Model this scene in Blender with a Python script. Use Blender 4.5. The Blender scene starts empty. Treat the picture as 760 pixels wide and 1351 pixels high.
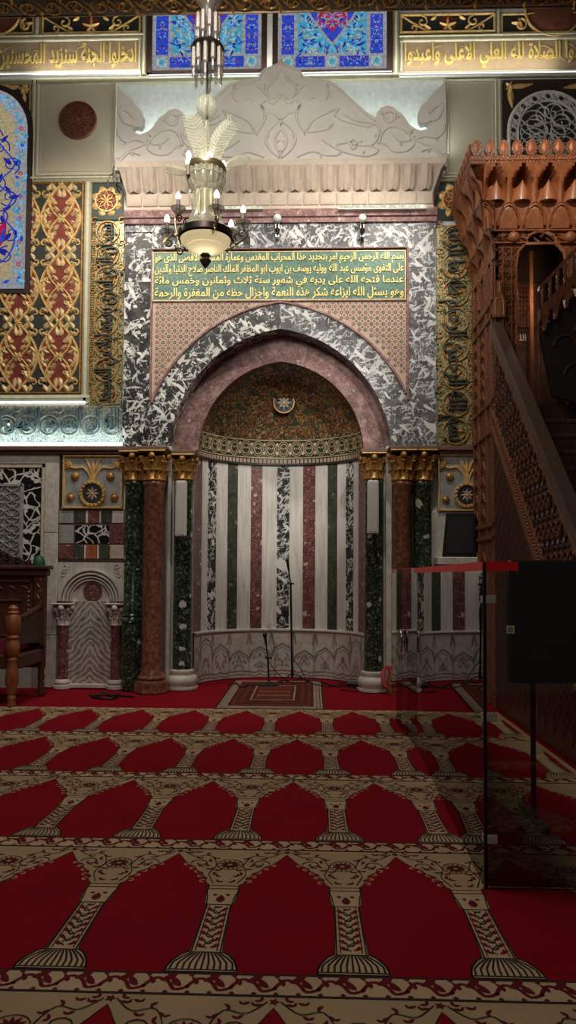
import bpy, math, random
from mathutils import Vector, Matrix
random.seed(7)
PI = math.pi
sin, cos = math.sin, math.cos
S = bpy.context.scene
COL = S.collection
# ------------------------------------------------------------------ camera
FPX, H, D = 975.0, 1.5, 9.66
YAW, PITCH, ROLL, SHIFT = math.radians(1.82), math.radians(2.4), math.radians(0.33), 42.6
cam = bpy.data.cameras.new('camera'); cob = bpy.data.objects.new('camera', cam); COL.objects.link(cob)
cam.sensor_fit = 'VERTICAL'; cam.sensor_height = 24.0; cam.lens = FPX/1351*24.0
cam.shift_y = SHIFT/1351.0
cam.clip_start = .05
RM = Matrix.Rotation(YAW, 3, 'Z') @ Matrix.Rotation(PI/2+PITCH, 3, 'X') @ Matrix.Rotation(ROLL, 3, 'Z')
cob.location = (0, -D, H); cob.rotation_euler = RM.to_euler()
S.camera = cob
def ray(px, py):
    return RM @ Vector(((px-380)/FPX, (675.5+SHIFT-py)/FPX, -1))
def proj(x, y, z):
    v = RM.transposed() @ (Vector((x, y, z))-cob.location)
    return 380+FPX*v.x/-v.z, 675.5+SHIFT-FPX*v.y/-v.z
def P(px, py, Y):
    r = ray(px, py); t = (Y+D)/r.y
    return (r.x*t, H+r.z*t)
def F(px, py, z=0.0):
    r = ray(px, py); t = (z-H)/r.z
    return (r.x*t, -D+r.y*t)
def R(x0, y0, x1, y1, Y):
    ym, xm = (y0+y1)/2, (x0+x1)/2
    return P(x0, ym, Y)[0], P(xm, y1, Y)[1], P(x1, ym, Y)[0], P(xm, y0, Y)[1]
def PX(px, py, Y): return P(px, py, Y)[0]
def PZ(px, py, Y): return P(px, py, Y)[1]
# ------------------------------------------------------------------ objects
def wloc(o):
    v = Vector((0, 0, 0))
    while o is not None:
        v += o.location; o = o.parent
    return v
def tag(o, label=None, cat=None, group=None, kind=None):
    if label: o['label'] = label
    if cat: o['category'] = cat
    if group: o['group'] = group
    if kind: o['kind'] = kind
    return o
def thing(name, loc, label, cat, group=None):
    o = bpy.data.objects.new(name, None); COL.objects.link(o)
    o.empty_display_size = .05
    o.location = loc
    return tag(o, label, cat, group)
MATS = {}
class MB:
    def __init__(s): s.v = []; s.f = []; s.m = []; s.mats = []; s.cur = 0
    def mat(s, name):
        if name not in s.mats: s.mats.append(name)
        s.cur = s.mats.index(name); return s
    def vert(s, p): s.v.append(tuple(p)); return len(s.v)-1
    def face(s, idx): s.f.append(tuple(idx)); s.m.append(s.cur)
    def poly(s, pts): s.face([s.vert(p) for p in pts])
    def box(s, x0, y0, z0, x1, y1, z1, bev=0.0):
        if x0 > x1: x0, x1 = x1, x0
        if y0 > y1: y0, y1 = y1, y0
        if z0 > z1: z0, z1 = z1, z0
        b = min(bev, (x1-x0)*.45, (y1-y0)*.45, (z1-z0)*.45)
        if b <= 0:
            i = [s.vert(p) for p in ((x0,y0,z0),(x1,y0,z0),(x1,y1,z0),(x0,y1,z0),(x0,y0,z1),(x1,y0,z1),(x1,y1,z1),(x0,y1,z1))]
            for q in ((0,3,2,1),(4,5,6,7),(0,1,5,4),(1,2,6,5),(2,3,7,6),(3,0,4,7)): s.face([i[k] for k in q])
            return
        # chamfered box: 24 vertices
        vs = {}
        X, Y, Z = (x0, x1), (y0, y1), (z0, z1)
        for a in (0, 1):
            for c in (0, 1):
                for d in (0, 1):
                    sx, sy, sz = (1, -1)[a], (1, -1)[c], (1, -1)[d]
                    vs[a,c,d,0] = s.vert((X[a], Y[c]+sy*b, Z[d]+sz*b))
                    vs[a,c,d,1] = s.vert((X[a]+sx*b, Y[c], Z[d]+sz*b))
                    vs[a,c,d,2] = s.vert((X[a]+sx*b, Y[c]+sy*b, Z[d]))
        def q(*k): s.face([vs[t] for t in k])
        q((0,0,0,0),(0,0,1,0),(0,1,1,0),(0,1,0,0)); q((1,0,0,0),(1,1,0,0),(1,1,1,0),(1,0,1,0))
        q((0,0,0,1),(1,0,0,1),(1,0,1,1),(0,0,1,1)); q((0,1,0,1),(0,1,1,1),(1,1,1,1),(1,1,0,1))
        q((0,0,0,2),(0,1,0,2),(1,1,0,2),(1,0,0,2)); q((0,0,1,2),(1,0,1,2),(1,1,1,2),(0,1,1,2))
        for a in (0, 1):
            for c in (0, 1):
                q((a,c,0,0),(a,c,0,1),(a,c,1,1),(a,c,1,0))
                q((a,0,c,0),(a,0,c,2),(a,1,c,2),(a,1,c,0))
                q((0,a,c,1),(0,a,c,2),(1,a,c,2),(1,a,c,1))
                for d in (0, 1): q((a,c,d,0),(a,c,d,1),(a,c,d,2))
    def grid(s, rows, closed_u=False, closed_v=False):
        idx = [[s.vert(p) for p in r] for r in rows]
        n, m = len(rows), len(rows[0])
        for i in range(n if closed_v else n-1):
            for j in range(m if closed_u else m-1):
                s.face((idx[i][j], idx[i][(j+1) % m], idx[(i+1) % n][(j+1) % m], idx[(i+1) % n][j]))
        return idx
    def lathe(s, cx, cy, prof, n=24, a0=0.0, a1=2*PI, cap=True):
        full = abs(a1-a0-2*PI) < 1e-6
        k = n if full else n+1
        rows = [[(cx+r*cos(a0+(a1-a0)*j/n), cy+r*sin(a0+(a1-a0)*j/n), z) for j in range(k)] for r, z in prof]
        idx = s.grid(rows, closed_u=full)
        if cap and full:
            s.face(list(reversed(idx[0]))); s.face(idx[-1])
    def tube(s, pts, r, n=8, closed=False):
        pts = [Vector(p) for p in pts]; L = len(pts)
        rr = r if isinstance(r, (list, tuple)) else [r]*L
        rows = []; up = None
        for i, p in enumerate(pts):
            t = (pts[(i+1) % L]-pts[i-1]) if (closed or 0 < i < L-1) else (pts[min(i+1, L-1)]-pts[max(i-1, 0)])
            if t.length < 1e-9: t = Vector((0, 0, 1))
            t.normalize()
            if up is None: up = t.orthogonal().normalized()
            up = (up-t*up.dot(t))
            if up.length < 1e-6: up = t.orthogonal()
            up.normalize(); b = t.cross(up)
            rows.append([p+rr[i]*(cos(2*PI*j/n)*up+sin(2*PI*j/n)*b) for j in range(n)])
        idx = s.grid(rows, closed_u=True, closed_v=closed)
        if not closed: s.face(list(reversed(idx[0]))); s.face(idx[-1])
    def ball(s, c, rx, ry=None, rz=None, n=12, m=8):
        ry = ry or rx; rz = rz or rx
        rows = [[(c[0]+rx*sin(PI*i/m)*cos(2*PI*j/n), c[1]+ry*sin(PI*i/m)*sin(2*PI*j/n), c[2]-rz*cos(PI*i/m)) for j in range(n)] for i in range(1, m)]
        idx = s.grid(rows, closed_u=True)
        a = s.vert((c[0], c[1], c[2]-rz)); b = s.vert((c[0], c[1], c[2]+rz))
        for j in range(n):
            s.face((a, idx[0][(j+1) % n], idx[0][j])); s.face((b, idx[-1][j], idx[-1][(j+1) % n]))
    def prism(s, pts, M, h0, h1):
        "polygon pts (u,v) raised from h0 to h1 through mapping M"
        a = [s.vert(M(u, v, h1)) for u, v in pts]; b = [s.vert(M(u, v, h0)) for u, v in pts]
        n = len(pts); s.face(a); s.face(list(reversed(b)))
        for i in range(n): s.face((a[i], b[i], b[(i+1) % n], a[(i+1) % n]))
    def build(s, name, parent=None, smooth=0):
        base = wloc(parent) if parent is not None else Vector((0, 0, 0))
        me = bpy.data.meshes.new(name)
        me.from_pydata([(x-base.x, y-base.y, z-base.z) for x, y, z in s.v], [], s.f)
        for k in s.mats: me.materials.append(MATS[k])
        me.polygons.foreach_set('material_index', s.m)
        if smooth:
            me.polygons.foreach_set('use_smooth', [True]*len(s.f))
            me.update(); me.set_sharp_from_angle(angle=math.radians(smooth))
        me.update()
        o = bpy.data.objects.new(name, me); COL.objects.link(o)
        if parent is not None: o.parent = parent
        return o
def M1(m): return MB().mat(m)
def dup(root, delta, label=None, group=None):
    r = root.copy(); COL.objects.link(r); r.location = root.location+Vector(delta)
    if label: r['label'] = label
    if group: r['group'] = group
    for ch in list(root.children):
        c = ch.copy(); COL.objects.link(c); c.parent = r
        for g in list(ch.children):
            d = g.copy(); COL.objects.link(d); d.parent = c
    return r
def Mw(Y): return lambda u, v, h: (u, Y-h, v)          # facing -Y
def Mf(z): return lambda u, v, h: (u, v, z+h)          # facing up
def Ml(X): return lambda u, v, h: (X-h, u, v)          # facing -X
# ------------------------------------------------------------------ ornament drawing on a mapped plane
class Orn:
    def __init__(s, mb, M): s.mb = mb; s.M = M
    def ridge(s, path, w, h, base=0.0, closed=False, flat=False, taper=False):
        n = len(path)
        if n < 2: return
        rows = []
        for i, p in enumerate(path):
            if closed: a, b = path[i-1], path[(i+1) % n]
            else: a, b = path[max(i-1, 0)], path[min(i+1, n-1)]
            tx, ty = b[0]-a[0], b[1]-a[1]; L = math.hypot(tx, ty) or 1
            k = w/2
            if taper: k *= max(.25, min(1, 3.2*(1-i/(n-1)) + .25))
            nx, ny = -ty/L*k, tx/L*k
            if flat: rows.append([s.M(p[0]+nx, p[1]+ny, h), s.M(p[0]-nx, p[1]-ny, h)])
            else: rows.append([s.M(p[0]+nx, p[1]+ny, base), s.M(p[0]+nx*.45, p[1]+ny*.45, h), s.M(p[0]-nx*.45, p[1]-ny*.45, h), s.M(p[0]-nx, p[1]-ny, base)])
        s.mb.grid(rows, closed_v=closed)
    def leaf(s, c, ang, L, W, h, base=0.0, curl=0.0, lobes=0):
        ca, sa = cos(ang), sin(ang); n = 7; lft, rgt, mid = [], [], []
        for i in range(n+1):
            t = i/n; w = W/2*math.sin(PI*min(1, t*.94+.04))**.8*(1.15-.5*t)
            if lobes: w *= .78+.32*abs(sin(lobes*PI*t))
            off = curl*L*t*t
            def tr(x, y): return (c[0]+x*ca-y*sa, c[1]+x*sa+y*ca)
            lft.append(tr(L*t, off+w)); rgt.append(tr(L*t, off-w)); mid.append(tr(L*t, off))
        s.mb.grid([[s.M(*a, base), s.M(*m, h), s.M(*b, base)] for a, m, b in zip(lft, mid, rgt)])
    def poly(s, pts, h): s.mb.poly([s.M(u, v, h) for u, v in pts])
    def solid(s, pts, h0, h1): s.mb.prism(pts, s.M, h0, h1)
    def disc(s, c, r, h, n=20, ry=None): s.poly([(c[0]+r*cos(2*PI*i/n), c[1]+(ry or r)*sin(2*PI*i/n)) for i in range(n)], h)
    def dome(s, c, r, h, base=0.0, n=14, ry=None):
        ry = ry or r
        rows = [[s.M(c[0]+r*k*cos(2*PI*i/n), c[1]+ry*k*sin(2*PI*i/n), base+(h-base)*math.sqrt(max(0, 1-k*k))) for i in range(n)] for k in (1, .85, .6, .3)]
        idx = s.mb.grid(rows, closed_u=True); s.mb.face(idx[-1])
    def ring(s, c, r, w, h, base=0.0, n=24, ry=None, flat=False):
        s.ridge([(c[0]+r*cos(2*PI*i/n), c[1]+(ry or r)*sin(2*PI*i/n)) for i in range(n)], w, h, base, True, flat)
    def spiral(s, c, r0, r1, a0, turns, w, h, base=0.0, n=22, flat=False):
        s.ridge(spir(c, r0, r1, a0, turns, n), w, h, base, False, flat, True)
    def star(s, c, r0, r1, n, h, rot=0.0):
        s.poly([(c[0]+(r0 if i % 2 == 0 else r1)*cos(rot+PI*i/n), c[1]+(r0 if i % 2 == 0 else r1)*sin(rot+PI*i/n)) for i in range(2*n)], h)
    def petals(s, c, r0, r1, n, W, h, base=0.0, rot=0.0):
        for i in range(n):
            a = rot+2*PI*i/n; s.leaf((c[0]+r0*cos(a), c[1]+r0*sin(a)), a, r1-r0, W, h, base)
    def frame(s, x0, z0, x1, z1, w, h, base=0.0):
        s.ridge([(x0+w/2, z0), (x0+w/2, z1)], w, h, base); s.ridge([(x1-w/2, z0), (x1-w/2, z1)], w, h, base)
        s.ridge([(x0, z0+w/2), (x1, z0+w/2)], w, h, base); s.ridge([(x0, z1-w/2), (x1, z1-w/2)], w, h, base)
    def text(s, body, x0, z0, x1, z1, h, base=0.0, bold=0.0, rot=0):
        vs, fs = glyphs(body, bold)
        if not vs: return
        a0, a1 = min(v[0] for v in vs), max(v[0] for v in vs); b0, b1 = min(v[1] for v in vs), max(v[1] for v in vs)
        idx = []
        for x, y, z in vs:
            p, q = (x-a0)/(a1-a0), (y-b0)/(b1-b0)
            if rot == 1: u, w = x1-(x1-x0)*q, z0+(z1-z0)*p
            elif rot == 2: u, w = x0+(x1-x0)*q, z1-(z1-z0)*p
            else: u, w = x0+(x1-x0)*p, z0+(z1-z0)*q
            idx.append(s.mb.vert(s.M(u, w, base+(h-base)*(1 if z > 0 else 0))))
        for f in fs: s.mb.face([idx[i] for i in f])
def spir(c, r0, r1, a0, turns, n=22):
    return [(c[0]+(r0+(r1-r0)*i/(n-1))*cos(a0+2*PI*turns*i/(n-1)), c[1]+(r0+(r1-r0)*i/(n-1))*sin(a0+2*PI*turns*i/(n-1))) for i in range(n)]
def arcp(c, r, a0, a1, n=12, ry=None):
    return [(c[0]+r*cos(a0+(a1-a0)*i/n), c[1]+(ry or r)*sin(a0+(a1-a0)*i/n)) for i in range(n+1)]
def spline(pts, k=6):
    out = []; n = len(pts)
    for i in range(n-1):
        p0, p1, p2, p3 = pts[max(i-1, 0)], pts[i], pts[i+1], pts[min(i+2, n-1)]
        for j in range(k):
            t = j/k
            out.append(tuple(.5*((2*b)+(c-a)*t+(2*a-5*b+4*c-d)*t*t+(-a+3*b-3*c+d)*t**3) for a, b, c, d in zip(p0, p1, p2, p3)))
    out.append(tuple(pts[-1])); return out
def arch(cx, a, z0, z1, n=16):
    "two-centred pointed arch, from right springing over the apex to left springing"
    h = z1-z0; c = (h*h-a*a)/(2*a); Rr = a+c; pm = math.acos(max(-1, min(1, c/Rr)))
    r = [(-c+Rr*cos(pm*i/n), Rr*sin(pm*i/n)) for i in range(n+1)]
    return [(cx+x, z0+y) for x, y in r]+[(cx-x, z0+y) for x, y in reversed(r[:-1])]
# ------------------------------------------------------------------ Arabic lettering
_ST = {'ء':(0xFE80,1),'آ':(0xFE81,2),'أ':(0xFE83,2),'ؤ':(0xFE85,2),'إ':(0xFE87,2),'ئ':(0xFE89,4),'ا':(0xFE8D,2),'ب':(0xFE8F,4),'ة':(0xFE93,2),'ت':(0xFE95,4),'ث':(0xFE99,4),'ج':(0xFE9D,4),'ح':(0xFEA1,4),'خ':(0xFEA5,4),'د':(0xFEA9,2),'ذ':(0xFEAB,2),'ر':(0xFEAD,2),'ز':(0xFEAF,2),'س':(0xFEB1,4),'ش':(0xFEB5,4),'ص':(0xFEB9,4),'ض':(0xFEBD,4),'ط':(0xFEC1,4),'ظ':(0xFEC5,4),'ع':(0xFEC9,4),'غ':(0xFECD,4),'ف':(0xFED1,4),'ق':(0xFED5,4),'ك':(0xFED9,4),'ل':(0xFEDD,4),'م':(0xFEE1,4),'ن':(0xFEE5,4),'ه':(0xFEE9,4),'و':(0xFEED,2),'ى':(0xFEEF,2),'ي':(0xFEF1,4),'\u0001':(0xFEFB,2)}
def shape(t):
    t = t.replace('لا', '\u0001'); out = []
    for i, ch in enumerate(t):
        if ch not in _ST: out.append(ch); continue
        code, n = _ST[ch]
        pv = i > 0 and t[i-1] in _ST and _ST[t[i-1]][1] == 4
        nx = i < len(t)-1 and t[i+1] in _ST and _ST[t[i+1]][1] > 1
        if n == 4: k = (3 if nx else 1) if pv else (2 if nx else 0)
        else: k = 1 if (pv and n == 2) else 0
        out.append(chr(code+k))
    return ''.join(reversed(out))
_GC = {}
def glyphs(body, bold=0.0):
    if (body, bold) in _GC: return _GC[body, bold]
    cu = bpy.data.curves.new('lettering', 'FONT'); cu.body = shape(body); cu.size = 1; cu.extrude = .05; cu.offset = bold; cu.resolution_u = 2
    o = bpy.data.objects.new('lettering', cu); COL.objects.link(o)
    dg = bpy.context.evaluated_depsgraph_get(); e = o.evaluated_get(dg); me = e.to_mesh()
    r = ([tuple(v.co) for v in me.vertices], [tuple(p.vertices) for p in me.polygons])
    e.to_mesh_clear(); bpy.data.objects.remove(o); bpy.data.curves.remove(cu)
    _GC[body, bold] = r; return r
# ------------------------------------------------------------------ materials
class G:
    def __init__(s, name):
        s.m = bpy.data.materials.new(name); s.m.use_nodes = True; s.t = s.m.node_tree; s.t.nodes.clear(); MATS[name] = s.m
        s.out = s.t.nodes.new('ShaderNodeOutputMaterial')
    def n(s, typ, **kw):
        x = s.t.nodes.new('ShaderNode'+typ)
        for k, v in kw.items(): setattr(x, k, v)
        return x
    def set(s, node, key, v):
        if v is None: return
        if hasattr(v, 'is_output'): s.t.links.new(v, node.inputs[key])
        else: node.inputs[key].default_value = (tuple(v)+(1,) if isinstance(v, (tuple, list)) and len(v) == 3 and node.inputs[key].type == 'RGBA' else v)
    def math(s, op, a, b=None, c=None):
        x = s.n('Math', operation=op); s.set(x, 0, a); s.set(x, 1, b)
        if c is not None: s.set(x, 2, c)
        return x.outputs[0]
    def coords(s, scale=(1, 1, 1), island=True):
        tc = s.n('TexCoord').outputs['Object']
        g = s.n('NewGeometry').outputs['Random Per Island']; oi = s.n('ObjectInfo').outputs['Random']
        sm = s.math('MULTIPLY_ADD', oi, 37.0, s.math('MULTIPLY', g, 91.0) if island else 0.0)
        cv = s.n('CombineXYZ'); s.set(cv, 0, sm); s.set(cv, 1, s.math('MULTIPLY', sm, .7)); s.set(cv, 2, s.math('MULTIPLY', sm, 1.3))
        mp = s.n('VectorMath', operation='MULTIPLY'); s.set(mp, 0, tc); s.set(mp, 1, scale)
        ad = s.n('VectorMath', operation='ADD'); s.set(ad, 0, mp.outputs[0]); s.set(ad, 1, cv.outputs[0])
        return ad.outputs[0]
    def raw(s): return s.n('TexCoord').outputs['Object']
    def warp(s, vec, scale, amt):
        nz = s.n('TexNoise'); s.set(nz, 'Vector', vec); s.set(nz, 'Scale', scale); s.set(nz, 'Detail', 3.0)
        v = s.n('VectorMath', operation='MULTIPLY_ADD'); s.set(v, 0, nz.outputs['Color']); s.set(v, 1, (amt, amt, amt)); s.set(v, 2, vec)
        return v.outputs[0]
    def noise(s, vec, scale, detail=4.0, rough=.55, dist=0.0):
        x = s.n('TexNoise'); s.set(x, 'Vector', vec); s.set(x, 'Scale', scale); s.set(x, 'Detail', detail); s.set(x, 'Roughness', rough); s.set(x, 'Distortion', dist)
        return x.outputs['Fac']
    def vor(s, vec, scale, feature='F1', out='Distance', rnd=1.0):
        x = s.n('TexVoronoi', feature=feature); s.set(x, 'Vector', vec); s.set(x, 'Scale', scale); s.set(x, 'Randomness', rnd)
        return x.outputs[out]
    def ramp(s, fac, stops, interp='LINEAR'):
        x = s.n('ValToRGB'); r = x.color_ramp; r.interpolation = interp
        while len(r.elements) < len(stops): r.elements.new(.5)
        for e, (p, c) in zip(r.elements, stops): e.position = p; e.color = tuple(c)+(1,) if len(c) == 3 else c
        s.set(x, 0, fac); return x.outputs[0]
    def mix(s, fac, a, b, blend='MIX'):
        x = s.n('Mix', data_type='RGBA', blend_type=blend); s.set(x, 0, fac); s.set(x, 6, a); s.set(x, 7, b); return x.outputs[2]
    def bump(s, h, strength=.3, dist=.01):
        x = s.n('Bump'); s.set(x, 'Height', h); s.set(x, 'Strength', strength); s.set(x, 'Distance', dist); return x.outputs[0]
    def pbr(s, col, rough=.5, metal=0.0, bump=None, spec=None, emit=None, es=0.0, coat=0.0, sheen=0.0):
        b = s.n('BsdfPrincipled'); s.set(b, 'Base Color', col); s.set(b, 'Roughness', rough); s.set(b, 'Metallic', metal)
        if spec is not None: s.set(b, 'Specular IOR Level', spec)
        if bump is not None: s.set(b, 'Normal', bump)
        if emit is not None: s.set(b, 'Emission Color', emit); s.set(b, 'Emission Strength', es)
        if coat: s.set(b, 'Coat Weight', coat); s.set(b, 'Coat Roughness', .15)
        if sheen: s.set(b, 'Sheen Weight', sheen)
        s.t.links.new(b.outputs[0], s.out.inputs[0]); return s
def plain(name, col, rough=.55, metal=0.0, var=.12, scale=14.0, bmp=.0, spec=None, coat=0.0):
    g = G(name); c = g.coords(island=False); nz = g.noise(c, scale, 4)
    lo = tuple(x*(1-var) for x in col); hi = tuple(min(1, x*(1+var)) for x in col)
    g.pbr(g.ramp(nz, [(.3, lo), (.7, hi)]), rough, metal, g.bump(g.noise(c, scale*4, 3), bmp, .004) if bmp else None, spec, coat=coat)
def make_bw(name, dark, mid, white, scale, amount, zlo=.40):
    # big dark angular fragments among crisp white shards
    g = G(name); c = g.coords(); w = g.warp(c, 2.6*scale, .14/scale)
    def shards(ang, sc, st, thr):
        r = g.n('VectorRotate', rotation_type='Y_AXIS'); g.set(r, 0, w); r.inputs['Angle'].default_value = ang
        m = g.n('VectorMath', operation='MULTIPLY'); g.set(m, 0, r.outputs[0]); g.set(m, 1, (1.0, 1.0, st))
        v = g.vor(m.outputs[0], sc*scale, 'F1', 'Color'); sx = g.n('SeparateColor'); g.set(sx, 0, v)
        return g.math('GREATER_THAN', sx.outputs[0], thr)
    s1, s2, s3, s4 = shards(.75, 15, .22, 1-.20*amount), shards(-.6, 20, .18, 1-.20*amount), shards(1.75, 30, .2, 1-.22*amount), shards(.25, 46, .25, 1-.25*amount)
    zone = g.math('GREATER_THAN', g.noise(w, 3.0*scale, 3, .6), zlo)
    wh = g.math('MAXIMUM', g.math('MAXIMUM', s1, g.math('MULTIPLY', s2, .8)), g.math('MAXIMUM', g.math('MULTIPLY', s3, .75), g.math('MULTIPLY', s4, .45)))
    wh = g.math('MULTIPLY', wh, g.math('MAXIMUM', zone, .06))
    big = g.n('SeparateColor'); g.set(big, 0, g.vor(w, 6*scale, 'F1', 'Color'))
    dk = g.mix(g.math('MULTIPLY', big.outputs[1], .9), dark, mid)
    a = g.math('ABSOLUTE', g.math('SUBTRACT', g.noise(w, 3.2*scale, 5, .6), .5))
    vein = g.math('MULTIPLY', g.ramp(a, [(0, (1,)*3), (.010, (.8,)*3), (.016, (0,)*3)]), g.ramp(g.noise(c, 4*scale, 2), [(.44, (.0,)*3), (.52, (.9,)*3)]))
    fine = g.ramp(g.noise(w, 40*scale, 6, .75), [(.52, (0,)*3), (.70, (.22,)*3)])
    dk = g.mix(g.math('MULTIPLY', fine, g.math('MAXIMUM', zone, .15)), dk, white)
    g.pbr(g.mix(g.math('MAXIMUM', wh, vein), dk, white), .42, spec=.3)
def make_spots(name, base, base2, spot, vein, scale, thr, rough=.3, spot2=None):
    # stone with scattered irregular clasts
    g = G(name); c = g.coords(); w = g.warp(g.warp(c, 9*scale, .09/scale), 26*scale, .04/scale)
    n1 = g.noise(w, 6*scale, 7, .7)
    col = g.ramp(n1, [(.36, base), (.50, base2), (.64, vein)])
    v = g.vor(w, 10*scale); cellc = g.vor(w, 10*scale, 'F1', 'Color')
    sx = g.n('SeparateColor'); g.set(sx, 0, cellc)
    r = g.math('MULTIPLY', g.math('POWER', sx.outputs[0], 4.5), thr)
    m = g.math('MULTIPLY', g.ramp(g.math('SUBTRACT', r, v), [(0, (0,)*3), (.06, (1,)*3)]), .85)
    col = g.mix(m, col, spot)
    n3 = g.ramp(g.noise(w, 30*scale, 5, .7), [(.53, (0,)*3), (.66, (min(1, thr*1.7),)*3)])
    col = g.mix(n3, col, spot2 or spot)
    g.pbr(col, rough, coat=.2 if rough < .5 else 0)
def make_white(name, col, vein, scale, stretch=(1, 1, 1), strength=.6, rough=.45):
    g = G(name); c = g.coords(stretch); w = g.warp(c, 2.5*scale, .22/scale)
    a = g.math('ABSOLUTE', g.math('SUBTRACT', g.noise(w, 4*scale, 6, .6), .5))
    f = g.ramp(a, [(0, (1,)*3), (.035, (.45,)*3), (.12, (0,)*3)])
    b = g.ramp(g.noise(c, 3*scale, 5), [(.35, (0,)*3), (.8, (.5,)*3)])
    f2 = g.math('MULTIPLY', g.math('MAXIMUM', f, b), strength)
    g.pbr(g.mix(f2, col, vein), rough)
make_bw('bw_marble', (.006,.006,.008), (.022,.023,.027), (.70,.70,.68), 1.5, .80, .47)
make_bw('bw_marble_grey', (.045,.047,.055), (.12,.125,.14), (.58,.58,.58), 1.6, .64, .43)
g = G('bw_marble_slab'); c = g.coords(); w = g.warp(c, 9, .06)
a_ = g.math('ABSOLUTE', g.math('SUBTRACT', g.noise(w, 4.2, 2, .5), .5)); e_ = g.vor(w, 5.5, 'DISTANCE_TO_EDGE')
v_ = g.math('MAXIMUM', g.ramp(a_, [(0, (1,)*3), (.022, (1,)*3), (.028, (0,)*3)]), g.ramp(g.math('SUBTRACT', e_, g.math('MULTIPLY', g.noise(c, 6, 2), .07)), [(0, (1,)*3), (.015, (0,)*3)]))
g.pbr(g.mix(v_, (.008,.009,.009), (.66,.63,.59)), .4, spec=.3)
make_spots('pink_marble', (.13,.055,.052), (.22,.105,.10), (.52,.42,.38), (.40,.26,.24), 1.2, .36, .6, (.52,.42,.39))
make_spots('red_marble', (.085,.024,.022), (.14,.040,.036), (.58,.48,.44), (.20,.07,.06), 1.3, .52, .38, (.46,.35,.32))
make_spots('green_stripe', (.02,.028,.02), (.045,.055,.038), (.26,.28,.22), (.08,.09,.06), 1.6, .5, .35, (.16,.18,.13))
make_spots('green_marble', (.006,.016,.009), (.014,.030,.016), (.70,.70,.60), (.035,.06,.035), .85, .50, .2, (.30,.37,.26))
make_spots('granite', (.12,.042,.025), (.22,.09,.058), (.36,.20,.14), (.36,.19,.12), 2.6, .5, .28, (.04,.018,.012))
make_white('white_marble', (.66,.62,.56), (.34,.31,.29), .9)
make_white('white_stripe', (.74,.71,.66), (.40,.38,.36), 1.6, (1.6, 1.6, .12), .55, .4)
make_white('dado_marble', (.60,.55,.48), (.33,.30,.28), 1.5, (1, 1, 1), .55, .4)
make_white('crest_stone', (.60,.565,.51), (.47,.435,.39), .6, (1, 1, 1), .35, .7)
make_white('cornice_stone', (.58,.49,.40), (.44,.34,.265), .9, (1, 1, 1), .5, .7)
make_white('grey_marble', (.36,.36,.36), (.20,.20,.21), 1.2, (1.4, 1, .6), .8, .4)
make_white('beige_panel', (.47,.42,.31), (.41,.36,.27), .5, (1, 1, 1), .4, .75)
plain('vein_grey', (.22,.20,.19), .5, var=.35)
plain('pale_plaster', (.62,.66,.64), .7)
plain('olive_trim', (.30,.28,.18), .45, .2)
plain('pale_trim', (.55,.53,.40), .45)
plain('ledge_stone', (.16,.09,.065), .45)
def gold(name, col, metal, rough, dirt):
    g = G(name); c = g.coords(island=False); nz = g.noise(c, 30, 5, .6)
    g.pbr(g.ramp(nz, [(.32, dirt), (.55, col), (.8, tuple(min(1, x*1.25) for x in col))]), rough, metal, g.bump(g.noise(c, 90, 3), .25, .003))
gold('gold', (.78,.54,.21), .25, .40, (.50,.28,.08))
gold('pale_gold', (.74,.58,.32), .22, .42, (.50,.34,.15))
gold('old_gold', (.50,.27,.07), .40, .40, (.20,.075,.02))
gold('bronze', (.16,.10,.05), .6, .38, (.05,.03,.02))
plain('dark_ground', (.02,.022,.02), .6)
plain('red_ground', (.17,.022,.012), .6, var=.3)
plain('black_green', (.012,.028,.022), .5)
plain('terracotta', (.14,.045,.025), .6, var=.3, bmp=.3)
plain('tan_ground', (.36,.27,.17), .6)
def mosaic(name, cols, scale, rough=.3, metal=.3, grout=(.03,.025,.02)):
    g = G(name); c = g.raw(); v = g.vor(c, scale, 'F1', 'Color'); sx = g.n('SeparateColor'); g.set(sx, 0, v)
    big = g.noise(c, scale*.055, 3, .6)
    k = g.math('MULTIPLY_ADD', sx.outputs[0], .55, g.math('MULTIPLY', big, .45))
    n = len(cols); col = g.ramp(k, [(.12+.76*i/n, cc) for i, cc in enumerate(cols)], 'CONSTANT')
    e = g.vor(c, scale, 'DISTANCE_TO_EDGE')
    col = g.mix(g.math('LESS_THAN', e, .06), col, grout)
    g.pbr(col, rough, metal)
mosaic('mosaic_dome', [(.04,.045,.03), (.30,.20,.09), (.07,.10,.06), (.48,.33,.15), (.10,.11,.07), (.38,.09,.05), (.62,.48,.26)], 34)
mosaic('mosaic_green', [(.02,.05,.02), (.05,.09,.035), (.10,.13,.05), (.03,.06,.03)], 60)
mosaic('mosaic_teal', [(.03,.10,.075), (.045,.15,.11), (.07,.19,.15), (.10,.17,.09), (.02,.07,.06)], 46, .4, .1, (.05,.09,.07))
mosaic('mosaic_wall', [(.36,.30,.12), (.52,.42,.18), (.06,.09,.05), (.60,.50,.24), (.30,.33,.22), (.50,.40,.17)], 60)
mosaic('mosaic_lit', [(.38,.46,.44), (.50,.56,.52), (.28,.40,.42), (.58,.60,.48), (.42,.50,.50)], 60)  # pale blue of the ledge strip's light is put into these tesserae
plain('mosaic_dark', (.035,.035,.028), .4)
plain('inlay_cream', (.46,.34,.26), .55, var=.2, scale=40)
plain('inlay_red', (.22,.07,.05), .55, var=.2, scale=40)
plain('inlay_dark', (.05,.05,.04), .55, var=.2, scale=40)
plain('letter_gold', (.80,.62,.20), .4, .15)
plain('letter_sand', (.42,.27,.11), .5, .1)
plain('letter_dark', (.025,.032,.022), .5)
plain('orange_marble', (.38,.12,.05), .4, var=.25)
plain('cream_marble', (.56,.50,.40), .4, var=.2)
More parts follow.
